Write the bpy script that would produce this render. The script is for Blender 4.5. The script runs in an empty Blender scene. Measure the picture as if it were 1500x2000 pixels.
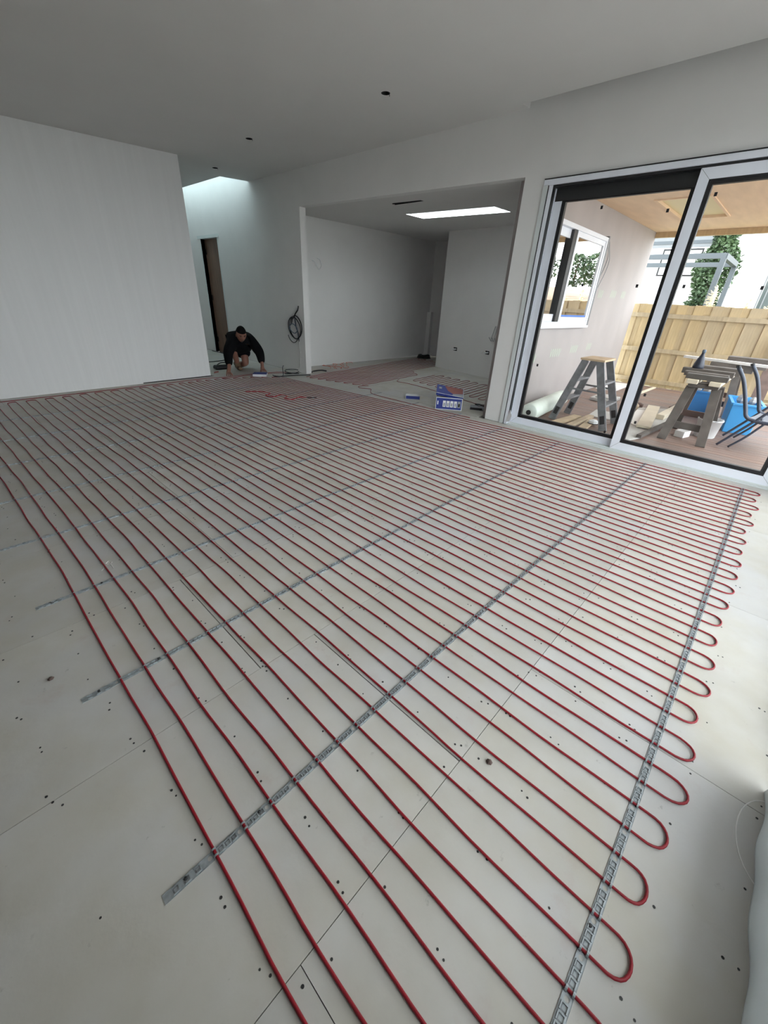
import bpy, bmesh, math, random
from mathutils import Vector, Matrix
random.seed(7)
D = bpy.data
C = bpy.context.scene.collection
S = bpy.context.scene

# ------------------------------------------------------------------ camera
H = 1.2
cam = D.cameras.new('camera'); cam_o = D.objects.new('camera', cam); C.objects.link(cam_o)
cam.sensor_fit = 'HORIZONTAL'; cam.sensor_width = 36.0; cam.lens = 774 / 1500 * 36.0
cam.clip_start = 0.02; cam.clip_end = 300
R = Matrix(((0.690, -0.723, 0.048), (0.314, 0.358, 0.880), (-0.653, -0.591, 0.473)))
ax = [Vector(R.row[i]) for i in range(3)]
ax[0].normalize(); ax[1] = (ax[1] - ax[0] * ax[1].dot(ax[0])).normalized(); ax[2] = ax[0].cross(ax[1])
M = Matrix((ax[0], ax[1], ax[2])).transposed().to_4x4()
M.translation = Vector((0, 0, H)); cam_o.matrix_world = M
S.camera = cam_o

# ------------------------------------------------------------------ world, exposure
w = D.worlds.new('overcast_sky'); S.world = w; w.use_nodes = True
bg = w.node_tree.nodes['Background']
bg.inputs[0].default_value = (0.91, 0.95, 1.0, 1); bg.inputs[1].default_value = 2.6
vs = S.view_settings
vs.view_transform = 'Standard'; vs.look = 'None'; vs.gamma = 1; vs.exposure = 1.38; vs.use_curve_mapping = False

# ------------------------------------------------------------------ materials
def mat(name, col, rough=0.6, metal=0.0, noise=None, tint=0.0, bump=None, spec=0.5, stretch=None, col2=None):
    m = D.materials.new(name); m.use_nodes = True
    nt = m.node_tree; N = nt.nodes; L = nt.links
    b = N['Principled BSDF']
    b.inputs['Roughness'].default_value = rough; b.inputs['Metallic'].default_value = metal
    b.inputs['Specular IOR Level'].default_value = spec
    b.inputs['Base Color'].default_value = (*col, 1)
    out = None
    tc = N.new('ShaderNodeTexCoord'); mp = N.new('ShaderNodeMapping'); L.new(tc.outputs['Object'], mp.inputs[0])
    if stretch: mp.inputs['Scale'].default_value = stretch
    if noise:
        sc, amt = noise
        nz = N.new('ShaderNodeTexNoise'); nz.inputs['Scale'].default_value = sc; nz.inputs['Detail'].default_value = 5
        L.new(mp.outputs[0], nz.inputs['Vector'])
        rp = N.new('ShaderNodeValToRGB'); L.new(nz.outputs['Fac'], rp.inputs[0])
        c2 = col2 if col2 else tuple(min(1, c * (1 + amt)) for c in col)
        c1 = col if col2 else tuple(c * (1 - amt) for c in col)
        rp.color_ramp.elements[0].position = 0.3; rp.color_ramp.elements[0].color = (*c1, 1)
        rp.color_ramp.elements[1].position = 0.7; rp.color_ramp.elements[1].color = (*c2, 1)
        out = rp.outputs[0]
    if tint:
        oi = N.new('ShaderNodeObjectInfo'); hs = N.new('ShaderNodeHueSaturation')
        mr = N.new('ShaderNodeMapRange'); mr.inputs['To Min'].default_value = 1 - tint; mr.inputs['To Max'].default_value = 1 + tint
        L.new(oi.outputs['Random'], mr.inputs[0]); L.new(mr.outputs[0], hs.inputs['Value'])
        mr2 = N.new('ShaderNodeMapRange'); mr2.inputs['To Min'].default_value = 1 - 1.6*tint; mr2.inputs['To Max'].default_value = 1 + 1.6*tint
        L.new(oi.outputs['Random'], mr2.inputs[0]); L.new(mr2.outputs[0], hs.inputs['Saturation'])
        if out: L.new(out, hs.inputs['Color'])
        else: hs.inputs['Color'].default_value = (*col, 1)
        out = hs.outputs[0]
    if out: L.new(out, b.inputs['Base Color'])
    if bump:
        bs, st = bump
        n2 = N.new('ShaderNodeTexNoise'); n2.inputs['Scale'].default_value = bs; n2.inputs['Detail'].default_value = 4
        L.new(mp.outputs[0], n2.inputs['Vector'])
        bp = N.new('ShaderNodeBump'); bp.inputs['Strength'].default_value = st; bp.inputs['Distance'].default_value = 0.01
        L.new(n2.outputs['Fac'], bp.inputs['Height']); L.new(bp.outputs[0], b.inputs['Normal'])
    return m

def glass_mat(name, tint, refl=1.0):
    m = D.materials.new(name); m.use_nodes = True
    nt = m.node_tree; N = nt.nodes; L = nt.links
    N.remove(N['Principled BSDF'])
    t = N.new('ShaderNodeBsdfTransparent'); t.inputs[0].default_value = (*tint, 1)
    g = N.new('ShaderNodeBsdfGlossy'); g.inputs['Roughness'].default_value = 0.0
    f = N.new('ShaderNodeFresnel'); f.inputs['IOR'].default_value = 1.5
    mu = N.new('ShaderNodeMath'); mu.operation = 'MULTIPLY'; mu.inputs[1].default_value = refl; mu.use_clamp = True
    L.new(f.outputs[0], mu.inputs[0])
    mx = N.new('ShaderNodeMixShader'); L.new(mu.outputs[0], mx.inputs[0]); L.new(t.outputs[0], mx.inputs[1]); L.new(g.outputs[0], mx.inputs[2])
    L.new(mx.outputs[0], N['Material Output'].inputs[0])
    return m

m_wall = mat('painted_plaster', (0.79, 0.78, 0.765), 0.75, noise=(3, 0.02), spec=0.2)
m_wall_left = mat('painted_lining', (0.78, 0.78, 0.78), 0.6, noise=(2, 0.022), stretch=(10, 10, 0.3), bump=(4, 0.10), spec=0.3)
m_ceil = mat('ceiling_paint', (0.70, 0.69, 0.675), 0.85, noise=(2, 0.015), spec=0.1)
m_sheet = mat('fibre_cement_sheet', (0.51, 0.485, 0.425), 0.7, noise=(5, 0.09), tint=0.06, bump=(30, 0.08), spec=0.3, col2=(0.58, 0.565, 0.53))
def floor_mat():
    m = m_sheet; nt = m.node_tree; N = nt.nodes; L = nt.links; b = N['Principled BSDF']
    base = b.inputs['Base Color'].links[0].from_socket
    tc = N.new('ShaderNodeNewGeometry')
    def layer(prev, scale, lo, hi, col, fac, detail=4):
        nz = N.new('ShaderNodeTexNoise'); nz.inputs['Scale'].default_value = scale; nz.inputs['Detail'].default_value = detail; nz.inputs['Roughness'].default_value = 0.65
        L.new(tc.outputs['Position'], nz.inputs['Vector'])
        mr = N.new('ShaderNodeMapRange'); mr.inputs['From Min'].default_value = lo; mr.inputs['From Max'].default_value = hi; mr.inputs['To Max'].default_value = fac
        L.new(nz.outputs['Fac'], mr.inputs[0])
        mx = N.new('ShaderNodeMix'); mx.data_type = 'RGBA'
        L.new(mr.outputs[0], mx.inputs['Factor']); L.new(prev, mx.inputs['A']); mx.inputs['B'].default_value = (*col, 1)
        return mx.outputs['Result']
    o = layer(base, 1.3, 0.45, 0.65, (0.53, 0.53, 0.55), 0.55)       # greyer patches
    o = layer(o, 2.1, 0.52, 0.72, (0.50, 0.46, 0.36), 0.5)           # beige patches
    o = layer(o, 5.0, 0.60, 0.74, (0.46, 0.33, 0.29), 0.35, 6)       # reddish dust stains
    o = layer(o, 22.0, 0.66, 0.74, (0.20, 0.19, 0.17), 0.45, 6)      # scuffs
    L.new(o, b.inputs['Base Color'])
floor_mat()
m_sub = mat('floor_substrate', (0.16, 0.15, 0.14), 0.9)
m_red = mat('red_heating_cable', (0.275, 0.004, 0.014), 0.5, noise=(40, 0.12))
m_redbright = mat('bright_red_cable_tail', (0.50, 0.03, 0.035), 0.45)
m_galv = mat('galvanised_steel', (0.42, 0.455, 0.475), 0.42, 0.55, noise=(60, 0.22))
m_screw = mat('screw_steel', (0.05, 0.05, 0.05), 0.5, 0.5)
m_alu = mat('silver_aluminium', (0.80, 0.83, 0.90), 0.45, 0.0, noise=(6, 0.03))
m_black = mat('black_rubber', (0.012, 0.012, 0.014), 0.5)
m_blackalu = mat('black_aluminium', (0.02, 0.021, 0.023), 0.4)
m_trackdark = mat('track_grey', (0.22, 0.23, 0.24), 0.5, 0.3)
m_white = mat('white_plastic', (0.78, 0.79, 0.80), 0.5)
m_glass = glass_mat('door_glass', (0.97, 0.985, 0.975), 0.3)
m_winglass = glass_mat('window_glass', (0.85, 0.87, 0.87), 6.0)
m_skyglass = glass_mat('skylight_glass', (0.97, 1.0, 0.99), 0.3)
m_skyglass2 = glass_mat('tinted_skylight_glass', (0.76, 0.85, 0.85), 0.3)
m_trim = mat('primed_trim', (0.66, 0.70, 0.69), 0.6, noise=(5, 0.03))
m_door = mat('brown_timber_door', (0.17, 0.10, 0.066), 0.5, noise=(3, 0.3), stretch=(12, 12, 0.8))
m_extwall = mat('primed_cladding', (0.41, 0.375, 0.37), 0.75, noise=(2.2, 0.07), stretch=(1, 1, 0.6))
m_soffit = mat('plywood_soffit', (0.82, 0.61, 0.42), 0.7, noise=(2, 0.06), stretch=(1, 6, 1))
m_skylight_panel = mat('pale_skylight_panel', (0.80, 0.70, 0.42), 0.6)
m_beam = mat('timber_beam', (0.50, 0.36, 0.20), 0.7, noise=(3, 0.12), stretch=(1, 8, 1))
m_fence = mat('treated_pine', (0.50, 0.40, 0.25), 0.75, noise=(4, 0.13), tint=0.08, stretch=(6, 6, 0.7))
m_deck = mat('hardwood_decking', (0.165, 0.10, 0.08), 0.6, noise=(5, 0.2), tint=0.13, stretch=(8, 0.7, 4), col2=(0.245, 0.18, 0.15))
m_ladder = mat('scuffed_aluminium', (0.21, 0.215, 0.23), 0.5, 0.4, noise=(12, 0.25))
m_ply = mat('plywood_offcut', (0.56, 0.42, 0.28), 0.75, noise=(8, 0.12))
m_plank = mat('rough_pine', (0.48, 0.38, 0.27), 0.8, noise=(6, 0.15), tint=0.1)
m_pale = mat('pale_timber', (0.68, 0.60, 0.47), 0.75, noise=(6, 0.08))
m_greywood = mat('weathered_timber', (0.115, 0.10, 0.09), 0.85, noise=(8, 0.3), tint=0.1)
m_darkwood = mat('dark_stained_timber', (0.10, 0.065, 0.055), 0.8, noise=(8, 0.3))
m_board = mat('grey_board', (0.50, 0.49, 0.47), 0.8, noise=(6, 0.08))
m_whiteboard = mat('white_board', (0.78, 0.76, 0.74), 0.7)
m_blue = mat('blue_plastic', (0.035, 0.20, 0.50), 0.45)
m_blue2 = mat('bright_blue_plastic', (0.06, 0.34, 0.72), 0.45)
m_chair = mat('blue_grey_steel', (0.055, 0.065, 0.09), 0.4, 0.3)
m_sling = mat('grey_sling_fabric', (0.16, 0.17, 0.20), 0.7)
m_houseext = mat('white_render', (0.86, 0.86, 0.86), 0.8)
m_dglass = mat('dark_window_glass', (0.10, 0.12, 0.12), 0.15)
m_louvre = mat('grey_louvre', (0.18, 0.19, 0.20), 0.5)
m_steel = mat('grey_painted_steel', (0.075, 0.088, 0.10), 0.5)
m_leaf = mat('creeper_leaf', (0.022, 0.048, 0.022), 0.6, noise=(1.5, 0.5), tint=0.0, col2=(0.075, 0.125, 0.05))
m_bark = mat('bark', (0.10, 0.07, 0.05), 0.9)
m_pampas = mat('pampas_plume', (0.74, 0.65, 0.46), 0.9, noise=(10, 0.15))
m_stem = mat('dry_stem', (0.40, 0.38, 0.20), 0.8)
m_ground = mat('rough_ground', (0.20, 0.20, 0.12), 0.95, noise=(2, 0.3))
m_bounce_ground = mat('bounce_ground', (0.28, 0.275, 0.26), 0.9, noise=(1.5, 0.1))  # tone set for daylight bounced from unseen ground to the ceiling
m_earth = mat('clay_bank', (0.36, 0.22, 0.15), 0.95, noise=(2, 0.25))
m_skin = mat('skin', (0.26, 0.12, 0.085), 0.6)
m_hoodie = mat('black_knit', (0.006, 0.006, 0.007), 0.9, spec=0.1)
m_short = mat('black_shorts', (0.006, 0.006, 0.009), 0.9, spec=0.1)
m_hair = mat('dark_cap', (0.007, 0.006, 0.006), 0.85, spec=0.15)
m_boot = mat('tan_boot', (0.17, 0.11, 0.065), 0.7)
m_eye = mat('dark_eye', (0.02, 0.015, 0.012), 0.4)
m_bluebox = mat('navy_carton', (0.018, 0.035, 0.22), 0.5)
m_cartonwhite = mat('white_card', (0.72, 0.73, 0.74), 0.6)
m_cartonred = mat('brown_red_print', (0.28, 0.10, 0.085), 0.6)
m_cartongrey = mat('grey_print', (0.30, 0.32, 0.34), 0.6)
m_black_cable = mat('black_cable', (0.012, 0.012, 0.014), 0.45)
m_bluecab = mat('grey_blue_cable', (0.10, 0.14, 0.20), 0.5)
m_wire = mat('white_cord', (0.72, 0.72, 0.70), 0.6)
m_orange = mat('orange_red_cord', (0.60, 0.09, 0.05), 0.5)
m_green = mat('dark_green_bag', (0.03, 0.075, 0.04), 0.7, noise=(10, 0.3))
m_poly = mat('clouded_polythene', (0.70, 0.74, 0.74), 0.35, noise=(3, 0.06), bump=(6, 0.3))
def polythene():
    nt = m_poly.node_tree; N = nt.nodes; L = nt.links; b = N['Principled BSDF']
    t = N.new('ShaderNodeBsdfTranslucent'); t.inputs[0].default_value = (0.78, 0.80, 0.80, 1)
    mx = N.new('ShaderNodeMixShader'); mx.inputs[0].default_value = 0.22
    L.new(b.outputs[0], mx.inputs[1]); L.new(t.outputs[0], mx.inputs[2]); L.new(mx.outputs[0], N['Material Output'].inputs[0])
polythene()
m_chalk = mat('white_chalk', (0.80, 0.79, 0.77), 0.9)
m_stamp = mat('green_stamp_ink', (0.47, 0.57, 0.45), 0.8)
m_roll = mat('white_netting', (0.66, 0.72, 0.66), 0.6, noise=(8, 0.06))
m_tape = mat('blue_tape', (0.05, 0.18, 0.62), 0.5)
m_darkvoid = mat('dark_cavity', (0.008, 0.008, 0.008), 0.9)
m_bottle = mat('dark_bottle', (0.02, 0.025, 0.045), 0.4)
m_hoop = mat('red_hoop', (0.70, 0.05, 0.12), 0.5)
m_stone = mat('stone_grey', (0.42, 0.41, 0.40), 0.8, noise=(9, 0.2))

# ------------------------------------------------------------------ mesh helpers
class MB:
    def __init__(s): s.v = []; s.f = []
    def add(s, vs, fs):
        o = len(s.v); s.v += [tuple(v) for v in vs]; s.f += [tuple(i + o for i in f) for f in fs]; return s
    def box(s, x0, x1, y0, y1, z0, z1):
        return s.add([(x0,y0,z0),(x1,y0,z0),(x1,y1,z0),(x0,y1,z0),(x0,y0,z1),(x1,y0,z1),(x1,y1,z1),(x0,y1,z1)],
                     [(0,3,2,1),(4,5,6,7),(0,1,5,4),(1,2,6,5),(2,3,7,6),(3,0,4,7)])
    def prism(s, poly, z0, z1):
        n = len(poly)
        zf0 = z0 if callable(z0) else (lambda x, y: z0); zf1 = z1 if callable(z1) else (lambda x, y: z1)
        vs = [(x, y, zf0(x, y)) for x, y in poly] + [(x, y, zf1(x, y)) for x, y in poly]
        return s.add(vs, [tuple(range(n - 1, -1, -1)), tuple(range(n, 2 * n))] + [(i, (i + 1) % n, n + (i + 1) % n, n + i) for i in range(n)])
    def beam(s, a, b, wd, th, up=(0, 0, 1)):
        """bar from a to b, wd across, th along 'up'"""
        a = Vector(a); b = Vector(b); d = (b - a).normalized(); u = Vector(up)
        sd = d.cross(u)
        if sd.length < 1e-4: sd = d.cross(Vector((1, 0, 0)))
        sd.normalize(); u = sd.cross(d).normalized()
        sd *= wd / 2; u *= th / 2
        vs = [a - sd - u, a + sd - u, a + sd + u, a - sd + u, b - sd - u, b + sd - u, b + sd + u, b - sd + u]
        return s.add(vs, [(0,1,2,3),(7,6,5,4),(0,4,5,1),(1,5,6,2),(2,6,7,3),(3,7,4,0)])
    def tube(s, pts, r, n=6, closed=False, caps=True):
        pts = [Vector(p) for p in pts]; m = len(pts); vs = []; fs = []
        up = Vector((0, 0, 1))
        prev = None
        for i, p in enumerate(pts):
            if closed: t = pts[(i + 1) % m] - pts[i - 1]
            else: t = pts[min(i + 1, m - 1)] - pts[max(i - 1, 0)]
            t.normalize()
            if prev is None:
                a = t.cross(up)
                if a.length < 1e-3: a = t.cross(Vector((1, 0, 0)))
            else:
                a = prev - t * prev.dot(t)
            a.normalize(); prev = a; b = t.cross(a)
            rr = r[i] if isinstance(r, (list, tuple)) else r
            for k in range(n):
                th = 2 * math.pi * k / n
                vs.append(p + a * (rr * math.cos(th)) + b * (rr * math.sin(th)))
        mm = m if closed else m - 1
        for i in range(mm):
            j = (i + 1) % m
            for k in range(n):
                fs.append((i*n+k, i*n+(k+1)%n, j*n+(k+1)%n, j*n+k))
        if caps and not closed:
            fs.append(tuple(range(n - 1, -1, -1))); fs.append(tuple((m-1)*n + k for k in range(n)))
        return s.add(vs, fs)
    def lathe(s, prof, c=(0, 0, 0), n=16, M4=None):
        vs = []; fs = []; m = len(prof)
        for r, z in prof:
            for k in range(n):
                th = 2 * math.pi * k / n
                v = Vector((r * math.cos(th), r * math.sin(th), z))
                if M4 is not None: v = M4 @ v
                vs.append(v + Vector(c))
        for i in range(m - 1):
            for k in range(n): fs.append((i*n+k, i*n+(k+1)%n, (i+1)*n+(k+1)%n, (i+1)*n+k))
        fs.append(tuple(range(n - 1, -1, -1))); fs.append(tuple((m-1)*n + k for k in range(n)))
        return s.add(vs, fs)
    def rect_hole(s, x0, x1, y0, y1, cx, cy, r, zf, n=16):
        """flat rectangle with a round hole, z from zf(x,y), faces looking down"""
        out = []; inn = []
        for k in range(n):
            th = 2 * math.pi * (k + 0.5) / n; c, si = math.cos(th), math.sin(th)
            t = min(((x1 - cx) / c if c > 1e-6 else ((x0 - cx) / c if c < -1e-6 else 1e9)), ((y1 - cy) / si if si > 1e-6 else ((y0 - cy) / si if si < -1e-6 else 1e9)))
            out.append((cx + c * t, cy + si * t)); inn.append((cx + c * r, cy + si * r))
        vs = [(x, y, zf(x, y)) for x, y in out + inn]
        fs = [(k, n + k, n + (k + 1) % n, (k + 1) % n) for k in range(n)]
        cor = [(x1, y1), (x0, y1), (x0, y0), (x1, y0)]
        for cxx, cyy in cor:
            th = math.atan2(cyy - cy, cxx - cx) % (2 * math.pi)
            k = int((th / (2 * math.pi) * n - 0.5) // 1) % n
            vs.append((cxx, cyy, zf(cxx, cyy))); fs.append((k, (k + 1) % n, len(vs) - 1))
        return s.add(vs, fs)
    def mesh(s, name):
        me = D.meshes.new(name); me.from_pydata(s.v, [], s.f); me.update(); return me
    def build(s, name, m, parent=None, smooth=False, bevel=0.0, loc=None):
        o = D.objects.new(name, s.mesh(name)); o.data.materials.append(m); C.objects.link(o)
        if parent: o.parent = parent
        if loc: o.location = loc
        if smooth:
            for p in o.data.polygons: p.use_smooth = True
        if bevel:
            b = o.modifiers.new('bevel', 'BEVEL'); b.width = bevel; b.segments = 1; b.limit_method = 'ANGLE'
        return o
def tag(o, label, cat, group=None):
    o['label'] = label; o['category'] = cat
    if group: o['group'] = group
    return o
def struct(o): o['kind'] = 'structure'; return o
def empty(name, loc=(0, 0, 0), rz=0.0):
    o = D.objects.new(name, None); C.objects.link(o); o.location = loc; o.rotation_euler = (0, 0, rz); o.empty_display_size = 0.05; return o
def link_copy(src, parent=None, loc=None, rot=None):
    o = src.copy(); C.objects.link(o)
    if parent: o.parent = parent
    if loc is not None: o.location = loc
    if rot is not None: o.rotation_euler = rot
    return o
def smoothstep(a, b, x):
    t = max(0, min(1, (x - a) / (b - a))); return t * t * (3 - 2 * t)
def sub(o, lv=1):
    s = o.modifiers.new('subdivision', 'SUBSURF'); s.levels = lv; s.render_levels = lv
def arc(pts, n=8):
    """Catmull-Rom through points"""
    P = [Vector(p) for p in pts]; P = [P[0]*2 - P[1]] + P + [P[-1]*2 - P[-2]]; out = []
    for i in range(1, len(P) - 2):
        for k in range(n):
            t = k / n; a, b, c, d = P[i-1], P[i], P[i+1], P[i+2]
            out.append(0.5 * ((2*b) + (c - a)*t + (2*a - 5*b + 4*c - d)*t*t + (3*b - a - 3*c + d)*t**3))
    out.append(P[-2]); return out

# ------------------------------------------------------------------ room shell
XW = 4.264; YR = -0.45; XB = -3.2
zc = lambda x, y=0: 2.655 + 0.052 * (x - 2.8)
wl = lambda x: 6.19 + (x - 0.33) * 0.0794           # face of the left wall
kb = lambda x: 6.44 + (x - 4.37) * 0.026            # face of the kitchen back wall
zk = lambda x, y=0: 2.25 + 0.017 * (y - 2.33) + 0.012 * (x - 4.3)

floor = struct(MB().prism([(XB, YR), (4.40, YR), (4.40, 2.42), (8.5, 2.42), (8.5, 6.6), (4.37, 6.6), (4.37, 9.8), (2.75, 9.8), (2.75, 6.5), (XB, 6.0)], -0.10, -0.012).build('floor', m_sub))

def clip(poly, region):
    out = poly
    n = len(region)
    for i in range(n):
        a = region[i]; b = region[(i + 1) % n]; inp = out; out = []
        if not inp: break
        sd = lambda p: (b[0]-a[0])*(p[1]-a[1]) - (b[1]-a[1])*(p[0]-a[0])
        for j in range(len(inp)):
            p = inp[j]; q = inp[(j + 1) % len(inp)]; sp, sq = sd(p), sd(q)
            if sp >= 0: out.append(p)
            if sp * sq < 0:
                t = sp / (sp - sq); out.append((p[0] + (q[0]-p[0])*t, p[1] + (q[1]-p[1])*t))
    return out
def area(p): return 0.5 * abs(sum(p[i][0]*p[(i+1)%len(p)][1] - p[(i+1)%len(p)][0]*p[i][1] for i in range(len(p))))
regions = [[(XB, YR), (4.25, YR), (4.25, 6.40), (2.85, 6.385), (XB, wl(XB))],
           [(2.86, 6.395), (4.25, 6.41), (4.25, 9.68), (2.86, 9.68)],
           [(4.255, 2.43), (8.44, 2.43), (8.44, 6.53), (4.38, 6.425), (4.255, 5.82)]]
butt = {0: 1.17, 1: 0.692, 2: 0.452}
screws = []
sheet_cache = {}
for ri, reg in enumerate(regions):
    for j in range(0, 16):
        y0 = -0.43 + 0.70 * j; y1 = y0 + 0.70
        off = butt.get(j, random.uniform(0, 1.05)); 
        for i in range(-6, 10):
            x0 = off + 1.05 * i; x1 = x0 + 1.05; g = 0.0009
            gx = 0.0018 if j in (1, 2) else g
            p = clip([(x0+gx, y0+g), (x1-gx, y0+g), (x1-gx, y1-g), (x0+gx, y1-g)], reg)
            if len(p) < 3 or area(p) < 0.01: continue
            cx = sum(a[0] for a in p)/len(p); cy = sum(a[1] for a in p)/len(p)
            lp = [(a[0]-cx, a[1]-cy) for a in p]
            key = tuple((round(a, 3), round(b, 3)) for a, b in lp)
            if key not in sheet_cache:
                me = MB().prism(lp, -0.0118, 0.0).mesh('floor_sheet'); me.materials.append(m_sheet); sheet_cache[key] = me
            o = D.objects.new('floor_sheet', sheet_cache[key]); C.objects.link(o); o.parent = floor; o.location = (cx, cy, 0)
            # fixings
            if ri == 0 and cy < 4.6 and cx > -1.5:
                for yy in (0.03, 0.2, 0.36, 0.52, 0.67):
                    nx = 6
                    for q in range(nx):
                        if random.random() < 0.12: continue
                        sx = x0 + 0.03 + (0.99 * q / (nx - 1)) + random.uniform(-0.02, 0.02); sy = y0 + yy + random.uniform(-0.012, 0.012)
                        for _ in range(2 if random.random() < 0.55 else 1):
                            screws.append((sx, sy)); sx += random.uniform(-0.012, 0.012); sy += random.choice((-1, 1)) * random.uniform(0.014, 0.028)
mb = MB()
for sx, sy in screws:
    if sy < YR + 0.02 or sx > 4.2 or sy > 5.9: continue
    r = random.uniform(0.0024, 0.0036); n = 7
    vs = [(sx + r*math.cos(2*math.pi*k/n), sy + r*math.sin(2*math.pi*k/n), 0.0006) for k in range(n)] + [(sx + r*1.05*math.cos(2*math.pi*k/n), sy + r*1.05*math.sin(2*math.pi*k/n), -0.001) for k in range(n)]
    mb.add(vs, [tuple(range(n))] + [(k+n, (k+1)%n+n, (k+1)%n, k) for k in range(n)])
o = mb.build('screw_heads', m_screw, floor); o['kind'] = 'stuff'; o['label'] = 'small dark screw heads along the sheet joints'
# chalk marks on the sheets
def chalk(paths, label):
    m = MB()
    for p in paths: m.tube([(a, b, 0.0005) for a, b in p], 0.0016, 5)
    o = m.build('chalk_mark', m_chalk, floor); o['label'] = label
cp = [(1.085 + 0.135*math.cos(t), -0.425 + 0.07*math.sin(t)) for t in [0.05 + math.pi*1.0*i/24 for i in range(25)]]
chalk([cp], 'curved white chalk ring beside the plastic sheet')
chalk([[(0.215, 1.98), (0.235, 2.0), (0.225, 2.045)], [(0.245, 2.03), (0.262, 2.045), (0.272, 2.025), (0.258, 2.01), (0.246, 2.028)], [(0.262, 2.012), (0.262, 1.965)]], 'faint white chalk number scribbled on the floor')

# ---- walls
f = MB()
f.prism([(XB, wl(XB)), (1.85, wl(1.85)), (1.85, wl(1.85)+0.11), (XB, wl(XB)+0.11)], 0.0, 2.75)
f.prism([(1.85, wl(1.85)), (2.85, wl(2.85)), (2.85, wl(2.85)+0.11), (1.85, wl(1.85)+0.11)], 0.014, 2.75)       # lining stops short of the floor here
wlo = struct(f.build('wall_left', m_wall_left))
MB().prism([(1.85, wl(1.85)+0.02), (2.845, wl(2.85)+0.02), (2.845, wl(2.85)+0.10), (1.85, wl(1.85)+0.10)], 0.0, 0.014).build('gap_shade', m_darkvoid, wlo)  # near-black strip paints the shade in the gap under the lining
struct(MB().prism([(2.75, wl(2.85)+0.11), (2.85, wl(2.85)+0.11), (2.85, 9.7), (2.75, 9.7)], 0.0, 2.75).build('wall_hall_left', m_wall))
struct(MB().box(2.75, 4.37, 9.7, 9.8, 0, 3.16).build('wall_hall_end', m_wall))
f = MB()
f.prism([(XW, YR), (4.37, YR), (4.37, 2.13), (XW, 2.13)], 2.20, 2.95)              # above the sliding door
f.box(XW, 4.37, YR, -0.33, 0, 2.20)
f.box(XW, 4.37, 2.13, 2.33, 0, 2.95)                                               # column
f.prism([(XW, 2.33), (4.37, 2.33), (4.37, 5.83), (XW, 5.83)], lambda x, y: zk(4.3, y), 2.95)
f.box(XW, 4.37, 5.83, 8.43, 0, 3.16); f.box(XW, 4.37, 8.43, 9.10, 2.06, 3.16); f.box(XW, 4.37, 9.10, 9.7, 0, 3.16)
struct(f.build('wall_front', m_wall))
# right wall with its glazed openings, back wall with a window
f = MB()
f.box(XB, 4.37, YR-0.1, YR, 2.32, 3.0)
f.box(XB, 4.37, YR-0.1, YR, -0.01, 0.0)
f.box(4.16, 4.37, YR-0.1, YR, 0, 2.32)
f.box(XB, 0.22, YR-0.1, YR, 0, 2.32)
struct(f.build('wall_right', m_wall))
f = MB()
f.box(XB-0.1, XB, YR-0.1, 6.1, 0, 3.0)
struct(f.build('wall_back', m_wall))
def frame_ring(mb, axis, a, b, u0, u1, z0, z1, wd):
    """rectangular ring of four bars; axis 'x': plane across x between a and b, u = y"""
    def bx(u0, u1, z0, z1):
        if axis == 'x': mb.box(a, b, u0, u1, z0, z1)
        else: mb.box(u0, u1, a, b, z0, z1)
    bx(u0, u1, z0, z0+wd); bx(u0, u1, z1-wd, z1); bx(u0, u0+wd, z0+wd, z1-wd); bx(u1-wd, u1, z0+wd, z1-wd)
    return mb
for nm, axis, a, u0, u1, z0, z1, parts in (('window_2', 'y', YR-0.075, 0.22, 4.16, 0.0, 2.32, 3),):
    m = frame_ring(MB(), axis, a, a+0.05, u0, u1, z0, z1, 0.05)
    for i in range(1, parts):
        u = u0 + (u1-u0)*i/parts
        if axis == 'y': m.box(u-0.025, u+0.025, a, a+0.05, z0+0.05, z1-0.05)
        else: m.box(a, a+0.05, u-0.025, u+0.025, z0+0.05, z1-0.05)
    wo = struct(m.build(nm, m_alu))
    MB().box(u0-0.6, u1+0.3, YR-1.15, YR-0.1, 2.46, 2.56).build('added_eave', m_wall, wo)  # unseen overhang added to cut sky light on the floor by the window
    for i in range(parts):
        ua = u0 + (u1-u0)*i/parts + 0.025; ub = u0 + (u1-u0)*(i+1)/parts - 0.025
        m = MB()
        if axis == 'y': m.box(ua, ub, a+0.02, a+0.026, z0+0.05, z1-0.05)
        else: m.box(a+0.02, a+0.026, ua, ub, z0+0.05, z1-0.05)
        m.build('glass_pane', m_glass, wo)
# kitchen
struct(MB().prism([(4.37, kb(4.37)), (8.55, kb(8.55)), (8.55, kb(8.55)+0.1), (4.37, kb(4.37)+0.1)], 0, 2.6).build('wall_kitchen_back', m_wall))
struct(MB().box(8.45, 8.55, 2.42, 6.54, 0, 2.6).build('wall_kitchen_end', m_wall))
pa, pb = Vector((7.12, 5.23)), Vector((6.68, 2.95)); pd = (pb - pa).normalized(); pn = Vector((-pd.y, pd.x))
pn = pn if pn.x > 0 else -pn
part_poly = [tuple(pa), tuple(pb), tuple(pb + pn*0.1), tuple(pa + pn*0.1)]
struct(MB().prism(part_poly, 0, 2.35).build('wall_partition', m_wall))
struct(MB().box(8.36, 8.45, 6.42, 6.535, 0, 0.97).build('trim_3', m_wall))        # low boxing in the passage corner
f = MB()                                                                            # outside wall of the kitchen wing with its window opening
WX0, WX1, WZ0, WZ1 = 4.95, 6.70, 1.0, 2.06
f.box(4.37, WX0, 2.32, 2.42, -0.4, 2.6); f.box(WX1, 9.05, 2.32, 2.42, -0.4, 2.6); f.box(WX0, WX1, 2.32, 2.42, -0.4, WZ0); f.box(WX0, WX1, 2.32, 2.42, WZ1, 2.6)
ext = struct(f.build('wall_exterior', m_extwall))
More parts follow.
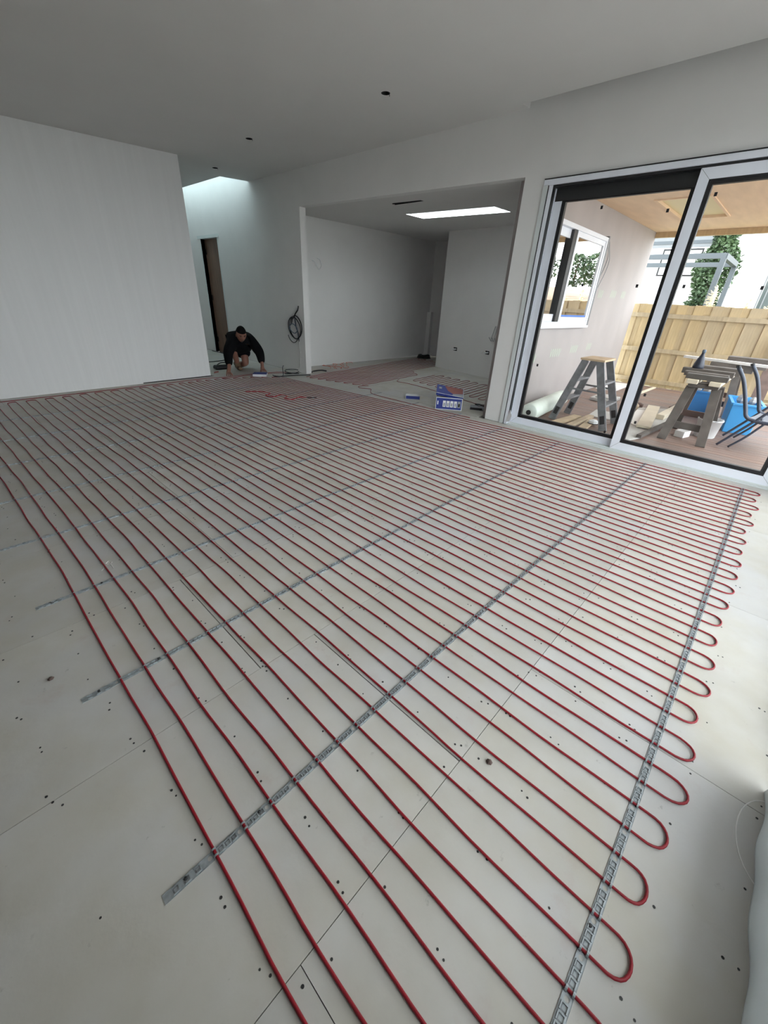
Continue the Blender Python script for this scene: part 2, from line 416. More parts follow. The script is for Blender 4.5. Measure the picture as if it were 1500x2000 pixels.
f = MB()                                                                            # faint green stamped lettering strokes on the cladding
for gx, gz, n in ((5.05, 0.62, 4), (5.75, 0.66, 5), (6.45, 0.68, 4), (7.1, 0.69, 3), (7.0, 1.42, 3), (7.55, 1.44, 4), (8.1, 1.45, 3)):
    for i in range(n):
        x = gx + 0.07*i; f.box(x, x + 0.012, 2.3193, 2.3200, gz - 0.06, gz + 0.05)
        f.beam((x + 0.012, 2.3196, gz - 0.05), (x + 0.06, 2.3196, gz + 0.04), 0.0006, 0.010, (0, 0, 1))
o = f.build('stamped_print', m_stamp, ext); o['label'] = 'faint green factory print on the pale cladding'

# ---- ceilings
f = MB()
def cq(x0, x1, y0, y1): f.add([(x0, y0, zc(x0)), (x1, y0, zc(x1)), (x1, y1, zc(x1)), (x0, y1, zc(x0))], [(0, 3, 2, 1)])
cq(XB, 4.135, YR, 2.40)
f.add([(4.135, YR, zc(4.135)), (4.135, 2.40, zc(4.135)), (4.135, 2.40, 2.90), (4.135, YR, 2.90)], [(0, 1, 2, 3)])
f.add([(4.135, 2.40, zc(4.135)), (XW, 2.40, zc(XW)), (XW, 2.40, 2.90), (4.135, 2.40, 2.90)], [(0, 1, 2, 3)])
f.add([(4.135, YR, 2.90), (XW, YR, 2.90), (XW, 2.40, 2.90), (4.135, 2.40, 2.90)], [(0, 3, 2, 1)])
downlights = [(3.19, 3.125), (3.096, 5.10), (3.487, 6.69)]
yy = 2.40
for dx, dy in downlights:
    cq(XB, XW, yy, dy-0.1); cq(XB, dx-0.1, dy-0.1, dy+0.1); cq(dx+0.1, XW, dy-0.1, dy+0.1)
    f.rect_hole(dx-0.1, dx+0.1, dy-0.1, dy+0.1, dx, dy, 0.037, zc)
    yy = dy + 0.1
SX, SY0, SY1, SZ = 3.79, 7.15, 9.66, 3.16
cq(XB, XW, yy, SY0); cq(XB, SX, SY0, SY1); cq(XB, XW, SY1, 9.8)
ce = struct(f.build('ceiling', m_ceil))
f = MB()                                                                            # skylight shaft in the hall
f.box(SX-0.03, SX, SY0, SY1, zc(SX)+0.002, SZ); f.box(SX-0.03, XW-0.002, SY0-0.03, SY0, zc(SX)+0.03, SZ); f.box(SX-0.03, XW-0.002, SY1, SY1+0.03, zc(SX)+0.03, SZ)
struct(f.build('trim_1', m_wall))
def skylight(name, x0, x1, y0, y1, z, g=None):
    m = MB(); wd = 0.03
    m.box(x0, x1, y0, y0+wd, z, z+0.04); m.box(x0, x1, y1-wd, y1, z, z+0.04); m.box(x0, x0+wd, y0+wd, y1-wd, z, z+0.04); m.box(x1-wd, x1, y0+wd, y1-wd, z, z+0.04)
    o = struct(m.build(name, m_alu)); MB().box(x0+wd, x1-wd, y0+wd, y1-wd, z+0.015, z+0.021).build('glass_pane', g or m_skyglass, o)
skylight('window_5', SX-0.03, XW, SY0-0.03, SY1+0.03, SZ + 0.002, m_skyglass2)
f = MB()                                                                            # kitchen ceiling with a skylight opening
KX0, KX1, KY0, KY1 = 5.39, 5.80, 3.30, 4.77
VX, VY0, VY1 = 4.70, 3.93, 4.36
def kq(x0, x1, y0, y1): f.add([(x0, y0, zk(x0, y0)), (x1, y0, zk(x1, y0)), (x1, y1, zk(x1, y1)), (x0, y1, zk(x0, y1))], [(0, 3, 2, 1)])
kq(4.30, KX0, 2.36, VY0); kq(4.30, VX-0.012, VY0, VY1); kq(VX+0.012, KX0, VY0, VY1); kq(4.30, KX0, VY1, 6.66)
kq(KX0, KX1, 2.36, KY0); kq(KX0, KX1, KY1, 6.66); kq(KX1, 8.55, 2.36, 6.66)
struct(f.build('ceiling_kitchen', m_ceil))
f = MB(); KZ = 2.41
f.box(KX0-0.03, KX0, KY0-0.03, KY1+0.03, 2.315, KZ); f.box(KX1, KX1+0.03, KY0-0.03, KY1+0.03, 2.325, KZ); f.box(KX0, KX1, KY0-0.03, KY0, 2.315, KZ); f.box(KX0, KX1, KY1, KY1+0.03, 2.325, KZ)
struct(f.build('trim_2', m_wall))
skylight('window_6', KX0-0.03, KX1+0.03, KY0-0.03, KY1+0.03, KZ + 0.002)
f = MB(); f.box(VX-0.03, VX-0.012, VY0-0.02, VY1+0.02, zk(VX, VY0)-0.001, 2.40); f.box(VX+0.012, VX+0.03, VY0-0.02, VY1+0.02, zk(VX, VY0)-0.001, 2.40); f.box(VX-0.03, VX+0.03, VY0-0.02, VY1+0.02, 2.40, 2.41); f.box(VX-0.03, VX+0.03, VY0-0.02, VY0, zk(VX, VY0)-0.001, 2.40); f.box(VX-0.03, VX+0.03, VY1, VY1+0.02, zk(VX, VY1)-0.001, 2.40)
o = tag(f.build('slot_diffuser', m_darkvoid), 'long dark slot vent opening in the kitchen ceiling', 'vent')
lab = ['round dark downlight hole in the ceiling nearest the camera', 'round dark downlight hole in the middle of the ceiling', 'small dark downlight hole in the ceiling beside the hall skylight']
for (dx, dy), lb in zip(downlights, lab):
    r = empty('downlight_hole', (dx, dy, zc(dx))); tag(r, lb, 'downlight hole', 'downlight holes in the main ceiling')
    m = MB(); n = 16
    m.tube([(0, 0, -0.0012), (0, 0, 0.09)], 0.0375, 16, caps=False); m.lathe([(0.0375, 0.09), (0.0375, 0.095)], n=16)
    m.build('cavity', m_darkvoid, r)
    MB().tube(arc([(0.0, 0.0, 0.085), (0.015, -0.01, 0.03), (0.03, -0.016, -0.006), (0.036, -0.01, -0.012)], 4), 0.0025, 5).build('wire', m_black_cable, r)

# ---- hall door (door_2) with trim
f = MB()
f.box(XW-0.012, 4.37, 8.34, 9.22, 2.055, 2.105); f.box(XW-0.004, 4.37, 8.385, 8.43, 0, 2.055); f.box(XW-0.004, 4.37, 9.10, 9.14, 0, 2.055)
dr = struct(f.build('door_2', m_trim))
lf = MB().box(4.335, 4.365, 8.431, 9.099, -0.011, 2.054).build('door_leaf', m_door, dr)
for z in (0.25, 1.05, 1.85):
    h = MB().box(4.318, 4.335, 9.06, 9.098, z-0.05, z+0.05).build('hinge', m_black, dr)

# ------------------------------------------------------------------ sliding door (door_1)
f = MB()
f.box(4.245, 4.40, -0.34, 2.125, 2.163, 2.205)                       # head
f.box(4.25, 4.40, 2.035, 2.075, 0.0, 2.163)                          # left jamb
f.box(4.25, 4.40, -0.36, -0.32, 0.0, 2.163)
d1 = struct(f.build('door_1', m_alu, bevel=0.003))
MB().box(4.243, 4.40, -0.34, 2.125, 2.2065, 2.2115).build('head_seal', m_black, d1)
MB().box(4.252, 4.30, 2.082, 2.130, 0.0, 2.163).build('jamb_liner', m_trim, d1)
MB().box(4.250, 4.30, 2.076, 2.081, 0.0, 2.163).build('jamb_seal', m_black, d1)
MB().box(4.250, 4.30, 2.029, 2.034, 0.03, 2.160).build('jamb_seal', m_black, d1)
f = MB(); f.box(4.235, 4.42, -0.33, 2.035, -0.01, 0.012); f.box(4.262, 4.268, -0.32, 2.03, 0.012, 0.022); f.box(4.322, 4.328, -0.32, 2.03, 0.012, 0.022)
f.build('sill_track', m_trim, d1)
MB().box(4.26, 4.40, -0.32, 2.03, 2.146, 2.162).build('head_channel', m_blackalu, d1)
def mitre_frame(x0, x1, y0, y1, z0, z1, wd, gap=0.0012):
    m = MB(); o = [(y0, z0), (y1, z0), (y1, z1), (y0, z1)]; i = [(y0+wd, z0+wd), (y1-wd, z0+wd), (y1-wd, z1-wd), (y0+wd, z1-wd)]
    for k in range(4):
        k2 = (k + 1) % 4
        e = Vector(o[k2]) - Vector(o[k]); e.normalize(); e *= gap
        q = [Vector(o[k]) + e, Vector(o[k2]) - e, Vector(i[k2]) - e, Vector(i[k]) + e]
        vs = [(x0, a.x, a.y) for a in q] + [(x1, a.x, a.y) for a in q]
        m.add(vs, [(0, 1, 2, 3), (7, 6, 5, 4), (0, 4, 5, 1), (1, 5, 6, 2), (2, 6, 7, 3), (3, 7, 4, 0)])
    return m
def sash(x0, y0, y1, lab, top_black):
    z0, z1 = 0.022, 2.146; wd = 0.070; x1 = x0 + 0.042
    p = mitre_frame(x0, x1, y0, y1, z0, z1, wd).build('sliding_panel', m_alu, d1); p['label'] = lab
    m = frame_ring(MB(), 'x', x0+0.003, x1-0.003, y0+0.002, y1-0.002, z0+0.002, z1-0.002, wd+0.008)
    frame_ring(m, 'x', x0+0.010, x1+0.005, y0+wd+0.001, y1-wd-0.001, z0+wd+0.001, z1-wd-0.001, 0.030)
    m.build('gasket', m_black, p)
    g = wd + 0.031
    MB().box(x0+0.018, x0+0.024, y0+g, y1-g, z0+g, z1-g).build('glass_pane', m_glass, p)
    if top_black: MB().box(x0-0.004, x0, y0+0.07, y1-0.005, z1-0.095, z1-0.001).build('black_top_strip', m_blackalu, p)  # black strip over the top rail of the panel
    # small black installation pads on the glass
    return p
s2 = sash(4.262, -0.285, 0.930, 'front sliding door panel with silver frame', False)
s1 = sash(4.322, 0.870, 2.028, 'rear sliding door panel beside the column', True)
pads = [(s1, 4.335, (1.60, 1.98)), (s1, 4.335, (1.085, 1.92)), (s1, 4.335, (1.60, 1.40)), (s1, 4.335, (1.14, 1.40)), (s1, 4.335, (1.86, 0.66)), (s1, 4.335, (1.03, 0.14)),
        (s2, 4.275, (0.79, 1.985)), (s2, 4.275, (0.785, 1.40)), (s2, 4.275, (0.79, 0.55)), (s2, 4.275, (0.79, 0.30)), (s2, 4.275, (0.30, 1.40)), (s2, 4.275, (-0.15, 0.42))]
for s, x, (y, z) in pads:
    MB().box(x, x+0.005, y-0.009, y+0.009, z-0.012, z+0.012).build('glazing_pad', m_black, s)
t = MB(); t.add([(4.245, 2.05, 0.03), (4.235, 2.00, 0.04), (4.238, 1.985, 0.11), (4.248, 2.02, 0.17), (4.25, 2.035, 0.10), (4.243, 2.05, 0.03), (4.233, 2.00, 0.04), (4.236, 1.985, 0.11), (4.246, 2.02, 0.17), (4.248, 2.035, 0.10)],
            [(0, 1, 2, 3, 4), (9, 8, 7, 6, 5), (0, 5, 6, 1), (1, 6, 7, 2), (2, 7, 8, 3), (3, 8, 9, 4), (4, 9, 5, 0)])
tag(t.build('paper_tag', m_cartonwhite), 'torn white paper tag stuck at the foot of the door frame', 'tag')

# ------------------------------------------------------------------ floor heating: straps, cables
STR = [((-0.30, -0.144), (4.12, -0.134)), ((-0.034, 0.565), (4.13, 0.567)), ((-0.03, 1.252), (4.06, 1.345)), ((-0.05, 1.867), (4.12, 1.985)), ((-0.45, 2.475), (4.22, 2.63)),
       ((-0.9, 3.06), (4.25, 3.32)), ((-0.9, 3.75), (4.28, 4.05)), ((-0.9, 4.39), (3.75, 4.72)), ((-0.9, 5.10), (3.75, 5.42))]
def xk(k, y):
    x = 0.085 + 0.0767*k + 0.0001*k*k
    if k < 27: x -= 0.15 * (1 - k/27) * smoothstep(1.6, 6.4, y)
    else: x -= 0.36 * ((k - 27)/22) * max(0, min(1, (y - 1.9)/3.8))
    return x
def strap_y(i, x):
    a, b = STR[i]; return a[1] + (b[1]-a[1]) * (x - a[0])/(b[0]-a[0])
NR = 50
ordn = ['galvanised fixing strap passing under the red cable end loops', 'galvanised fixing strap, second from the cable end loops, reaching nearest the camera', 'third galvanised fixing strap from the cable end loops', 'fourth galvanised fixing strap from the cable end loops', 'fifth galvanised fixing strap from the cable end loops', 'sixth galvanised fixing strap from the cable end loops', 'seventh galvanised fixing strap from the cable end loops', 'eighth galvanised fixing strap from the cable end loops', 'galvanised fixing strap nearest the white left wall']
tab_m = MB()
tab_m.box(-0.007, 0.0075, -0.0078, -0.0056, 0, 0.0034); tab_m.box(-0.007, 0.0075, 0.0056, 0.0078, 0, 0.0034); tab_m.box(0.0052, 0.0075, -0.0056, 0.0056, 0, 0.0034)
tab_me = tab_m.mesh('lanced_tab'); tab_me.materials.append(m_galv)
slot_m = MB().box(-0.0068, -0.0040, -0.0056, 0.0056, 0, 0.0004).box(-0.0040, 0.0052, 0.0036, 0.0056, 0, 0.0004).mesh('tab_slot'); slot_m.materials.append(m_trackdark)
clip_m = MB(); cpts = [Vector((0.0058*math.cos(a), 0, 0.0045 + 0.0052*math.sin(a))) for a in [math.pi*k/6 for k in range(7)]]
cpts = [Vector((0.0058, 0, 0.0))] + cpts + [Vector((-0.0058, 0, 0.0))]
for a, b in zip(cpts[:-1], cpts[1:]): clip_m.beam(a, b, 0.0045, 0.0011, (0, 0, 1) if abs((b-a).normalized().z) < 0.9 else (1, 0, 0))
clip_me = clip_m.mesh('cable_clip'); clip_me.materials.append(m_galv)
for i, (a, b) in enumerate(STR):
    ang = math.atan2(b[1]-a[1], b[0]-a[0]); ln = math.hypot(b[0]-a[0], b[1]-a[1])
    r = empty('fixing_strap', (a[0], a[1], 0), ang); tag(r, ordn[i], 'strap', 'cable fixing straps across the floor')
    W = 0.0108; cs = []
    for k in range(NR):
        yk = (a[1]+b[1])/2
        for _ in range(3): x_ = xk(k, yk); yk = strap_y(i, x_)
        lx = (x_ - a[0]) / math.cos(ang)
        if 0.01 < lx < ln - 0.01: cs.append(lx)
    m = MB(); cur = 0.0; th = 0.0012
    zt = lambda x, y: th
    hl = []
    for c in cs:
        h0 = c - 0.0135
        if h0 - 0.007 < cur + 0.001: continue
        m.add([(cur, -W, th), (h0-0.007, -W, th), (h0-0.007, W, th), (cur, W, th)], [(0, 1, 2, 3)])
        n0 = len(m.f); m.rect_hole(h0-0.007, h0+0.007, -W, W, h0, 0, 0.0052, zt, 12)
        m.f[n0:] = [tuple(reversed(q)) for q in m.f[n0:]]
        cur = h0 + 0.007
    m.add([(cur, -W, th), (ln, -W, th), (ln, W, th), (cur, W, th)], [(0, 1, 2, 3)])
    for s_ in (-1, 1):
        m.add([(0, s_*W, 0.0002), (ln, s_*W, 0.0002), (ln, s_*W, th), (0, s_*W, th)], [(0, 1, 2, 3) if s_ < 0 else (3, 2, 1, 0)])
        m.box(0, ln, s_*W - (0.0006 if s_ > 0 else -0.0), s_*W + (0.0006 if s_ < 0 else 0.0), th, th + 0.0009)
    m.build('strip', m_galv, r)
    tabs = []
    px = 0.012
    bounds = [0.0] + cs + [ln]
    tpos = []
    if cs:
        x = cs[0] - 0.042
        while x > 0.012: tpos.append(x); x -= 0.025
        for c0, c1 in zip(cs[:-1], cs[1:]):
            for q in (0.19, 0.41, 0.63): tpos.append(c0 + (c1-c0)*q)
        x = cs[-1] + 0.02
        while x < ln - 0.01: tpos.append(x); x += 0.025
    if i < 2:
        for x in tpos:
            o = D.objects.new('lanced_tab', tab_me); C.objects.link(o); o.parent = r; o.location = (x, 0, th)
            q = D.objects.new('tab_slot', slot_m); C.objects.link(q); q.parent = o
        for c in cs:
            for s_ in (-1, 1):
                o = D.objects.new('cable_clip', clip_me); C.objects.link(o); o.parent = r; o.location = (c, s_*0.0075, th)
    else:
        m = MB(); m2 = MB()
        for x in tpos:
            for vv, ff in ((tab_m.v, tab_m.f),): m.add([(p[0]+x, p[1], p[2]+th) for p in vv], ff)
        for c in cs: m2.add([(p[0]+c, p[1], p[2]+th) for p in clip_m.v], clip_m.f)
        o = m.build('lanced_tabs', m_galv, r); o['kind'] = 'stuff'
        o = m2.build('cable_clips', m_galv, r); o['kind'] = 'stuff'
    for sx in ((0.05, 0.24) if i else (0.9,)):
        MB().lathe([(0.0045, 0), (0.0045, 0.002), (0.003, 0.004), (0.0, 0.0045)], n=8).build('fixing_screw', m_screw, r, loc=(sx, 0.004, th))

CR = 0.0036
def zcab(x, y):
    z = CR + 0.0006
    for i in range(len(STR)):
        d = abs(y - strap_y(i, x)); z = max(z, CR + 0.0014 + 0.002*0 if d < 0.02 else z)
    return z + (0.0)
pts = []
rnd = random.Random(3)
for k in range(NR):
    ye = wl(min(xk(k, 6), 2.85)) - 0.27 - rnd.uniform(0, 0.04)
    if xk(k, 6) > 2.9: ye = 6.02 - 0.25*smoothstep(3.2, 3.8, xk(k, 6)) - rnd.uniform(0, 0.03)
    ys = -0.17
    n = 100; ph = rnd.uniform(0, 6.28); run = []
    for q in range(n + 1):
        y = ys + (ye - ys) * q / n
        # pinned at the straps, wandering a little between them
        dmin = min(abs(y - strap_y(i, xk(k, y))) for i in range(len(STR)))
        a = min(1, dmin / 0.25)
        x = xk(k, y) + a * (0.0035*math.sin(y*5 + ph) + 0.0015*math.sin(y*13 + ph*2))
        run.append(Vector((x, y, CR + (0.0016 if dmin < 0.03 else 0.0006) + 0.0)))
    if k % 2 == 0: run.reverse()
    if pts:
        p0 = pts[-1]; p1 = run[0]; mid = (p0 + p1) / 2; half = (p1 - p0) / 2
        end = -1 if k % 2 == 1 else 1
        ext_ = rnd.uniform(0.045, 0.085) if end < 0 else rnd.uniform(0.03, 0.05)
        bul = 1.0
        for q in range(1, 12):
            th = math.pi * q / 12
            pts.append(mid - half * (math.cos(th) * (1 + 0.10*math.sin(th))) + Vector((rnd.uniform(-0.0005, 0.0005), end * ext_ * math.sin(th)**0.75, 0.0)))
    pts += run
# loops start at k even (right end): first run goes from right to far end
tag(MB().tube(pts, CR, 6).build('heating_cable', m_red, smooth=True), 'long red heating cable snaking in close rows across the main floor', 'cable')
# supply lead along the left wall to the hall
lead = arc([(-2.0, 5.88, CR), (0.31, 6.03, CR), (1.02, 6.07, CR), (1.93, 6.16, CR), (2.68, 6.24, CR), (3.0, 6.21, CR), (3.3, 6.23, CR), (3.62, 6.24, CR), (3.95, 6.20, CR), (4.10, 6.05, CR)], 10)
tag(MB().tube(lead, CR, 6).build('supply_lead', m_red, smooth=True), 'single red cable lying along the foot of the white left wall', 'cable')
lead = arc([(2.9, 6.14, CR), (3.1, 6.13, CR), (3.5, 6.17, CR), (3.85, 6.13, CR), (4.12, 5.98, CR)], 8)
tag(MB().tube(lead, CR, 6).build('supply_lead', m_red, smooth=True), 'short red cable in front of the kneeling man', 'cable')
# loose tail with joint in mid floor
tail = arc([(2.72, 5.12, CR), (2.86, 4.98, CR*3.2), (2.92, 4.82, CR*3.2), (2.80, 4.74, CR*3.2), (2.84, 4.62, CR*3.2), (2.98, 4.66, CR*3.2), (3.0, 4.54, CR*3.2), (2.9, 4.46, CR*3.2), (2.96, 4.36, CR*3.2), (3.1, 4.42, CR*3.2), (3.16, 4.34, CR*3.2)], 8)
tr = empty('cable_tail', (0, 0, 0)); tag(tr, 'loose red cable tail with dark joint curling in mid floor', 'cable')
MB().tube(tail, CR*1.35, 6).build('cable', m_redbright, tr, smooth=True)
MB().tube([(3.16, 4.34, CR*3), (3.27, 4.27, CR*3)], 0.005, 8).build('joint_sleeve', m_black, tr, smooth=True)
# kitchen cable field
def serp(rows, ext0=0.04):
    out = []
    for k, (a, b) in enumerate(rows):
        a, b = (a, b) if k % 2 == 0 else (b, a)
        n = 26; run = [Vector((a[0] + (b[0]-a[0])*q/n, a[1] + (b[1]-a[1])*q/n + 0.006*math.sin(q*0.9 + k), CR + 0.0006)) for q in range(n+1)]
        if out:
            p0, p1 = out[-1], run[0]; mid = (p0+p1)/2; half = (p1-p0)/2; d = (Vector(out[-1]) - out[-4]); d.normalize()
            for q in range(1, 8):
                th = math.pi*q/8; out.append(mid - half*math.cos(th) + d*(ext0*math.sin(th)))
        out += run
    return out
rows = []
for i in range(14):
    f0 = lambda x: 4.58 + 0.082*i + (x - 4.35)*(0.10 + 0.006*i)
    x0 = 4.40 - 0.024*i; x1 = 6.15 if i < 4 else 7.7
    if i < 4: x1 = 5.9 + 0.08*i
    rows.append(((x0, f0(x0)), (x1, f0(x1))))
tag(MB().tube(serp(rows), CR, 6).build('heating_cable', m_red, smooth=True), 'red heating cable in close rows on the kitchen floor', 'cable')
rows = []
for j in range(18):
    y = 4.44 - 0.092*j
    lo = 5.46 - 0.30*(j/17) ; hi = 6.20 + 0.03*math.sin(j)
    rows.append(((hi, y + 0.10), (lo, y)))
k2 = serp(rows, 0.05)
tag(MB().tube(k2, CR, 6).build('heating_cable', m_red, smooth=True), 'red heating cable in finger-like loops beside the kitchen partition', 'cable')
k3 = arc([(5.3, 4.62, CR), (5.12, 4.5, CR), (5.14, 4.3, CR), (5.10, 3.9, CR), (4.98, 3.4, CR), (4.86, 2.9, CR), (4.82, 2.6, CR)], 8)
tag(MB().tube(k3, CR, 6).build('supply_lead', m_red, smooth=True), 'single red cable edging the bare kitchen floor behind the boxes', 'cable')
k4 = arc([(4.45, 4.50, CR), (4.30, 4.55, CR), (4.22, 4.45, CR), (4.30, 4.30, CR), (4.20, 4.2, CR), (4.08, 4.0, CR), (4.08, 3.4, CR), (4.10, 2.8, CR), (4.13, 2.45, CR)], 8)
tag(MB().tube(k4, CR, 6).build('supply_lead', m_red, smooth=True), 'red cable joining the kitchen rows to the main floor rows', 'cable')

# ------------------------------------------------------------------ floor-level things inside
# crumbs
for (x, y, lb) in ((0.752, 0.205, 'small dark crumb of rubble on the floor between the cable rows'), (-0.08, 1.42, 'small brown crumb of rubble on the bare floor left of the cables')):
    o = MB().lathe([(0.006, 0.0), (0.010, 0.003), (0.006, 0.008), (0.001, 0.010)], n=6).build('crumb', m_darkwood); o.location = (x, y, 0.0002); tag(o, lb, 'crumb')
# cartons
def carton(name, label, loc, rz, sx, sy, sz):
    r = empty(name, loc, rz); tag(r, label, 'box'); return r
r = carton('carton', 'largest blue and white carton on the kitchen floor by the column', (4.32, 2.90, 0), math.radians(-55), 0, 0, 0)
m = MB(); t_ = 0.003; bw, bd, bh = 0.165, 0.10, 0.15
m.box(-bw, bw, -bd, -bd+t_, 0, bh); m.box(-bw, bw, bd-t_, bd, 0, bh); m.box(-bw, -bw+t_, -bd, bd, 0, bh); m.box(bw-t_, bw, -bd, bd, 0, bh); m.box(-bw, bw, -bd, bd, 0, t_)
m.build('body', m_cartonwhite, r)
pn_ = MB().box(-bw+0.008, bw-0.008, -bd-0.0012, -bd, 0.008, bh-0.008).build('printed_panel', m_bluebox, r)
for i, c in enumerate((m_cartonwhite, m_cartongrey, m_cartonwhite, m_cartongrey, m_darkvoid)):
    x = -0.075 + 0.046*i
    MB().box(x, x+0.036, -bd-0.002, -bd-0.0012, 0.035, 0.112).build('product_picture', m_cartonwhite if c != m_darkvoid else m_cartongrey, pn_)
    MB().box(x+0.008, x+0.028, -bd-0.0026, -bd-0.002, 0.045, 0.085).build('picture_detail', c if c != m_cartonwhite else m_cartongrey, pn_)
MB().box(-0.145, -0.132, -bd-0.002, -bd-0.0012, 0.06, 0.105).build('brand_print', m_cartonwhite, pn_)
A_, B_, C_, D_ = Vector((-bw-0.004, -bd-0.004, bh+0.052)), Vector((bw+0.004, -bd-0.004, bh+0.012)), Vector((bw+0.004, bd*0.7, bh+0.085)), Vector((-bw-0.004, bd*0.7, bh+0.125))
nl = (B_ - A_).cross(D_ - A_).normalized(); dn = -nl*0.030
lo = MB().add([A_, B_, C_, D_, A_+dn, B_+dn, C_+dn, D_+dn], [(0, 1, 2, 3), (7, 6, 5, 4), (0, 4, 5, 1), (1, 5, 6, 2), (2, 6, 7, 3), (3, 7, 4, 0)]).build('lid', m_bluebox, r)
def lidq(name, pts, m, k=0.0008):
    q = [A_.lerp(B_, u).lerp(D_.lerp(C_, u), v_) + nl*k for u, v_ in pts]
    MB().add(q, [tuple(range(len(q)))]).build(name, m, lo)
lidq('printed_picture', [(0.42, 0.45), (0.60, 0.22), (0.97, 0.40), (0.97, 0.97), (0.28, 0.97)], m_cartonred)
lidq('printed_band', [(0.58, 0.05), (0.97, 0.05), (0.97, 0.38), (0.62, 0.22)], m_cartongrey)
lidq('lid_edge', [(0.0, 0.0), (1.0, 0.0), (1.0, 0.045), (0.0, 0.045)], m_cartonwhite, 0.0012)
lidq('lid_edge', [(0.98, 0.045), (1.0, 0.045), (1.0, 1.0), (0.98, 1.0)], m_cartonwhite, 0.0012)
lidq('brand_print', [(0.08, 0.55), (0.18, 0.55), (0.18, 0.75), (0.08, 0.75)], m_cartongrey)
r = carton('carton', 'small flat open blue tray box on the bare kitchen floor', (4.36, 3.53, 0), math.radians(-51), 0, 0, 0)
m = MB(); bw, bd, bh = 0.10, 0.055, 0.05
m.box(-bw, bw, -bd, -bd+t_, 0, bh); m.box(-bw, bw, bd-t_, bd, 0, bh); m.box(-bw, -bw+t_, -bd, bd, 0, bh); m.box(bw-t_, bw, -bd, bd, 0, bh); m.box(-bw, bw, -bd, bd, 0, t_)
m.build('body', m_cartonwhite, r)
MB().box(-bw+0.006, bw-0.006, -bd-0.001, -bd, 0.004, bh-0.006).build('printed_panel', m_bluebox, r)
MB().box(-bw+0.02, bw-0.02, -bd+0.02, bd-0.02, 0.004, 0.03).build('contents', m_cartongrey, r)
r = carton('carton', 'low grey box strewn with black wire beside the column foot', (4.60, 2.63, 0), math.radians(-60), 0, 0, 0)
MB().box(-0.10, 0.10, -0.07, 0.07, 0, 0.035).build('body', m_cartongrey, r, bevel=0.003)
MB().box(-0.098, 0.05, -0.071, -0.07, 0.004, 0.031).build('printed_panel', m_black, r)
wp = [(0.07*math.cos(t*1.9)*(1 + 0.2*math.sin(t*5)) + 0.02, 0.05*math.sin(t*1.7), 0.043 + 0.012*abs(math.sin(t*3))) for t in [i*0.18 for i in range(70)]]
tag(MB().tube([(4.62 + a*0.5 + b*0.866, 2.62 - a*0.866 + b*0.5, c) for a, b, c in wp], 0.003, 5).build('wire_tangle', m_black_cable), 'small tangle of black wire on the low grey box', 'wire')
# green bag
m = MB(); bm_pts = []
nr, ns = 8, 14
vs = []; fs = []
for i in range(nr):
    z = 0.21 * i/(nr-1); rr = 0.085*(1 - 0.55*(i/(nr-1))**2)
    for k in range(ns):
        a = 2*math.pi*k/ns; j = 1 + 0.14*math.sin(3*a + i*1.3) + 0.06*math.sin(7*a + i)
        vs.append((4.72 + rr*j*math.cos(a), 2.455 + rr*0.45*j*math.sin(a) + 0.02, z))
for i in range(nr-1):
    for k in range(ns): fs.append((i*ns+k, i*ns+(k+1)%ns, (i+1)*ns+(k+1)%ns, (i+1)*ns+k))
fs.append(tuple(range(ns-1, -1, -1))); fs.append(tuple((nr-1)*ns+k for k in range(ns)))
tag(MB().add(vs, fs).build('crumpled_bag', m_green, smooth=True), 'crumpled dark green bag half hidden behind the column', 'bag')
# white-edged navy carton near the man
r = carton('carton', 'thin navy box with white edge lying in front of the kneeling man', (3.50, 6.03, 0.0078), math.radians(-38), 0, 0, 0)
MB().box(-0.105, 0.105, -0.10, 0.10, 0, 0.036).build('body', m_cartonwhite, r, bevel=0.002)
MB().box(-0.105, 0.105, -0.10, 0.10, 0.0362, 0.040).build('printed_lid', m_bluebox, r)
# wall cable coil
def ring(cy, cz, ry, rz, x, n=28, a0=0, a1=2*math.pi, tilt=0.0):
    return [(x + 0.004*math.sin(3*t + cy*9), cy + ry*math.cos(t) + tilt*math.sin(t), cz + rz*math.sin(t)) for t in [a0 + (a1-a0)*i/n for i in range(n+1)]]
r = empty('cable_coil', (4.25, 6.05, 0.7)); tag(r, 'black cable coil hanging from the wall end beside the kitchen opening', 'cable coil')
o_ = Vector((4.25, 6.05, 0.7))
def loc_pts(ps): return [Vector(p) - o_ for p in ps]
MB().tube(loc_pts(ring(6.05, 0.71, 0.165, 0.175, 4.247)), 0.008, 6).build('loop', m_black_cable, r, smooth=True)
MB().tube(loc_pts(ring(6.07, 0.70, 0.165, 0.165, 4.236, tilt=0.03)), 0.008, 6).build('loop', m_black_cable, r, smooth=True)
MB().tube(loc_pts(ring(6.13, 0.60, 0.14, 0.13, 4.246, a0=math.pi*0.9, a1=math.pi*1.95)), 0.006, 6).build('loop', m_black_cable, r, smooth=True)
MB().tube(loc_pts(ring(6.09, 0.69, 0.10, 0.07, 4.228, tilt=0.02)), 0.007, 6).build('loop', m_bluecab, r, smooth=True)
MB().tube(loc_pts(arc([(4.262, 5.965, 1.03), (4.245, 5.97, 0.97), (4.236, 6.02, 0.92), (4.235, 6.07, 0.86), (4.236, 6.12, 0.83), (4.238, 6.15, 0.76)], 6)), 0.010, 6).build('tail', m_black_cable, r, smooth=True)
MB().tube(loc_pts(arc([(4.235, 6.06, 0.86), (4.235, 6.03, 0.72), (4.237, 5.99, 0.64), (4.238, 5.975, 0.52)], 6)), 0.0055, 6).build('tail', m_bluecab, r, smooth=True)
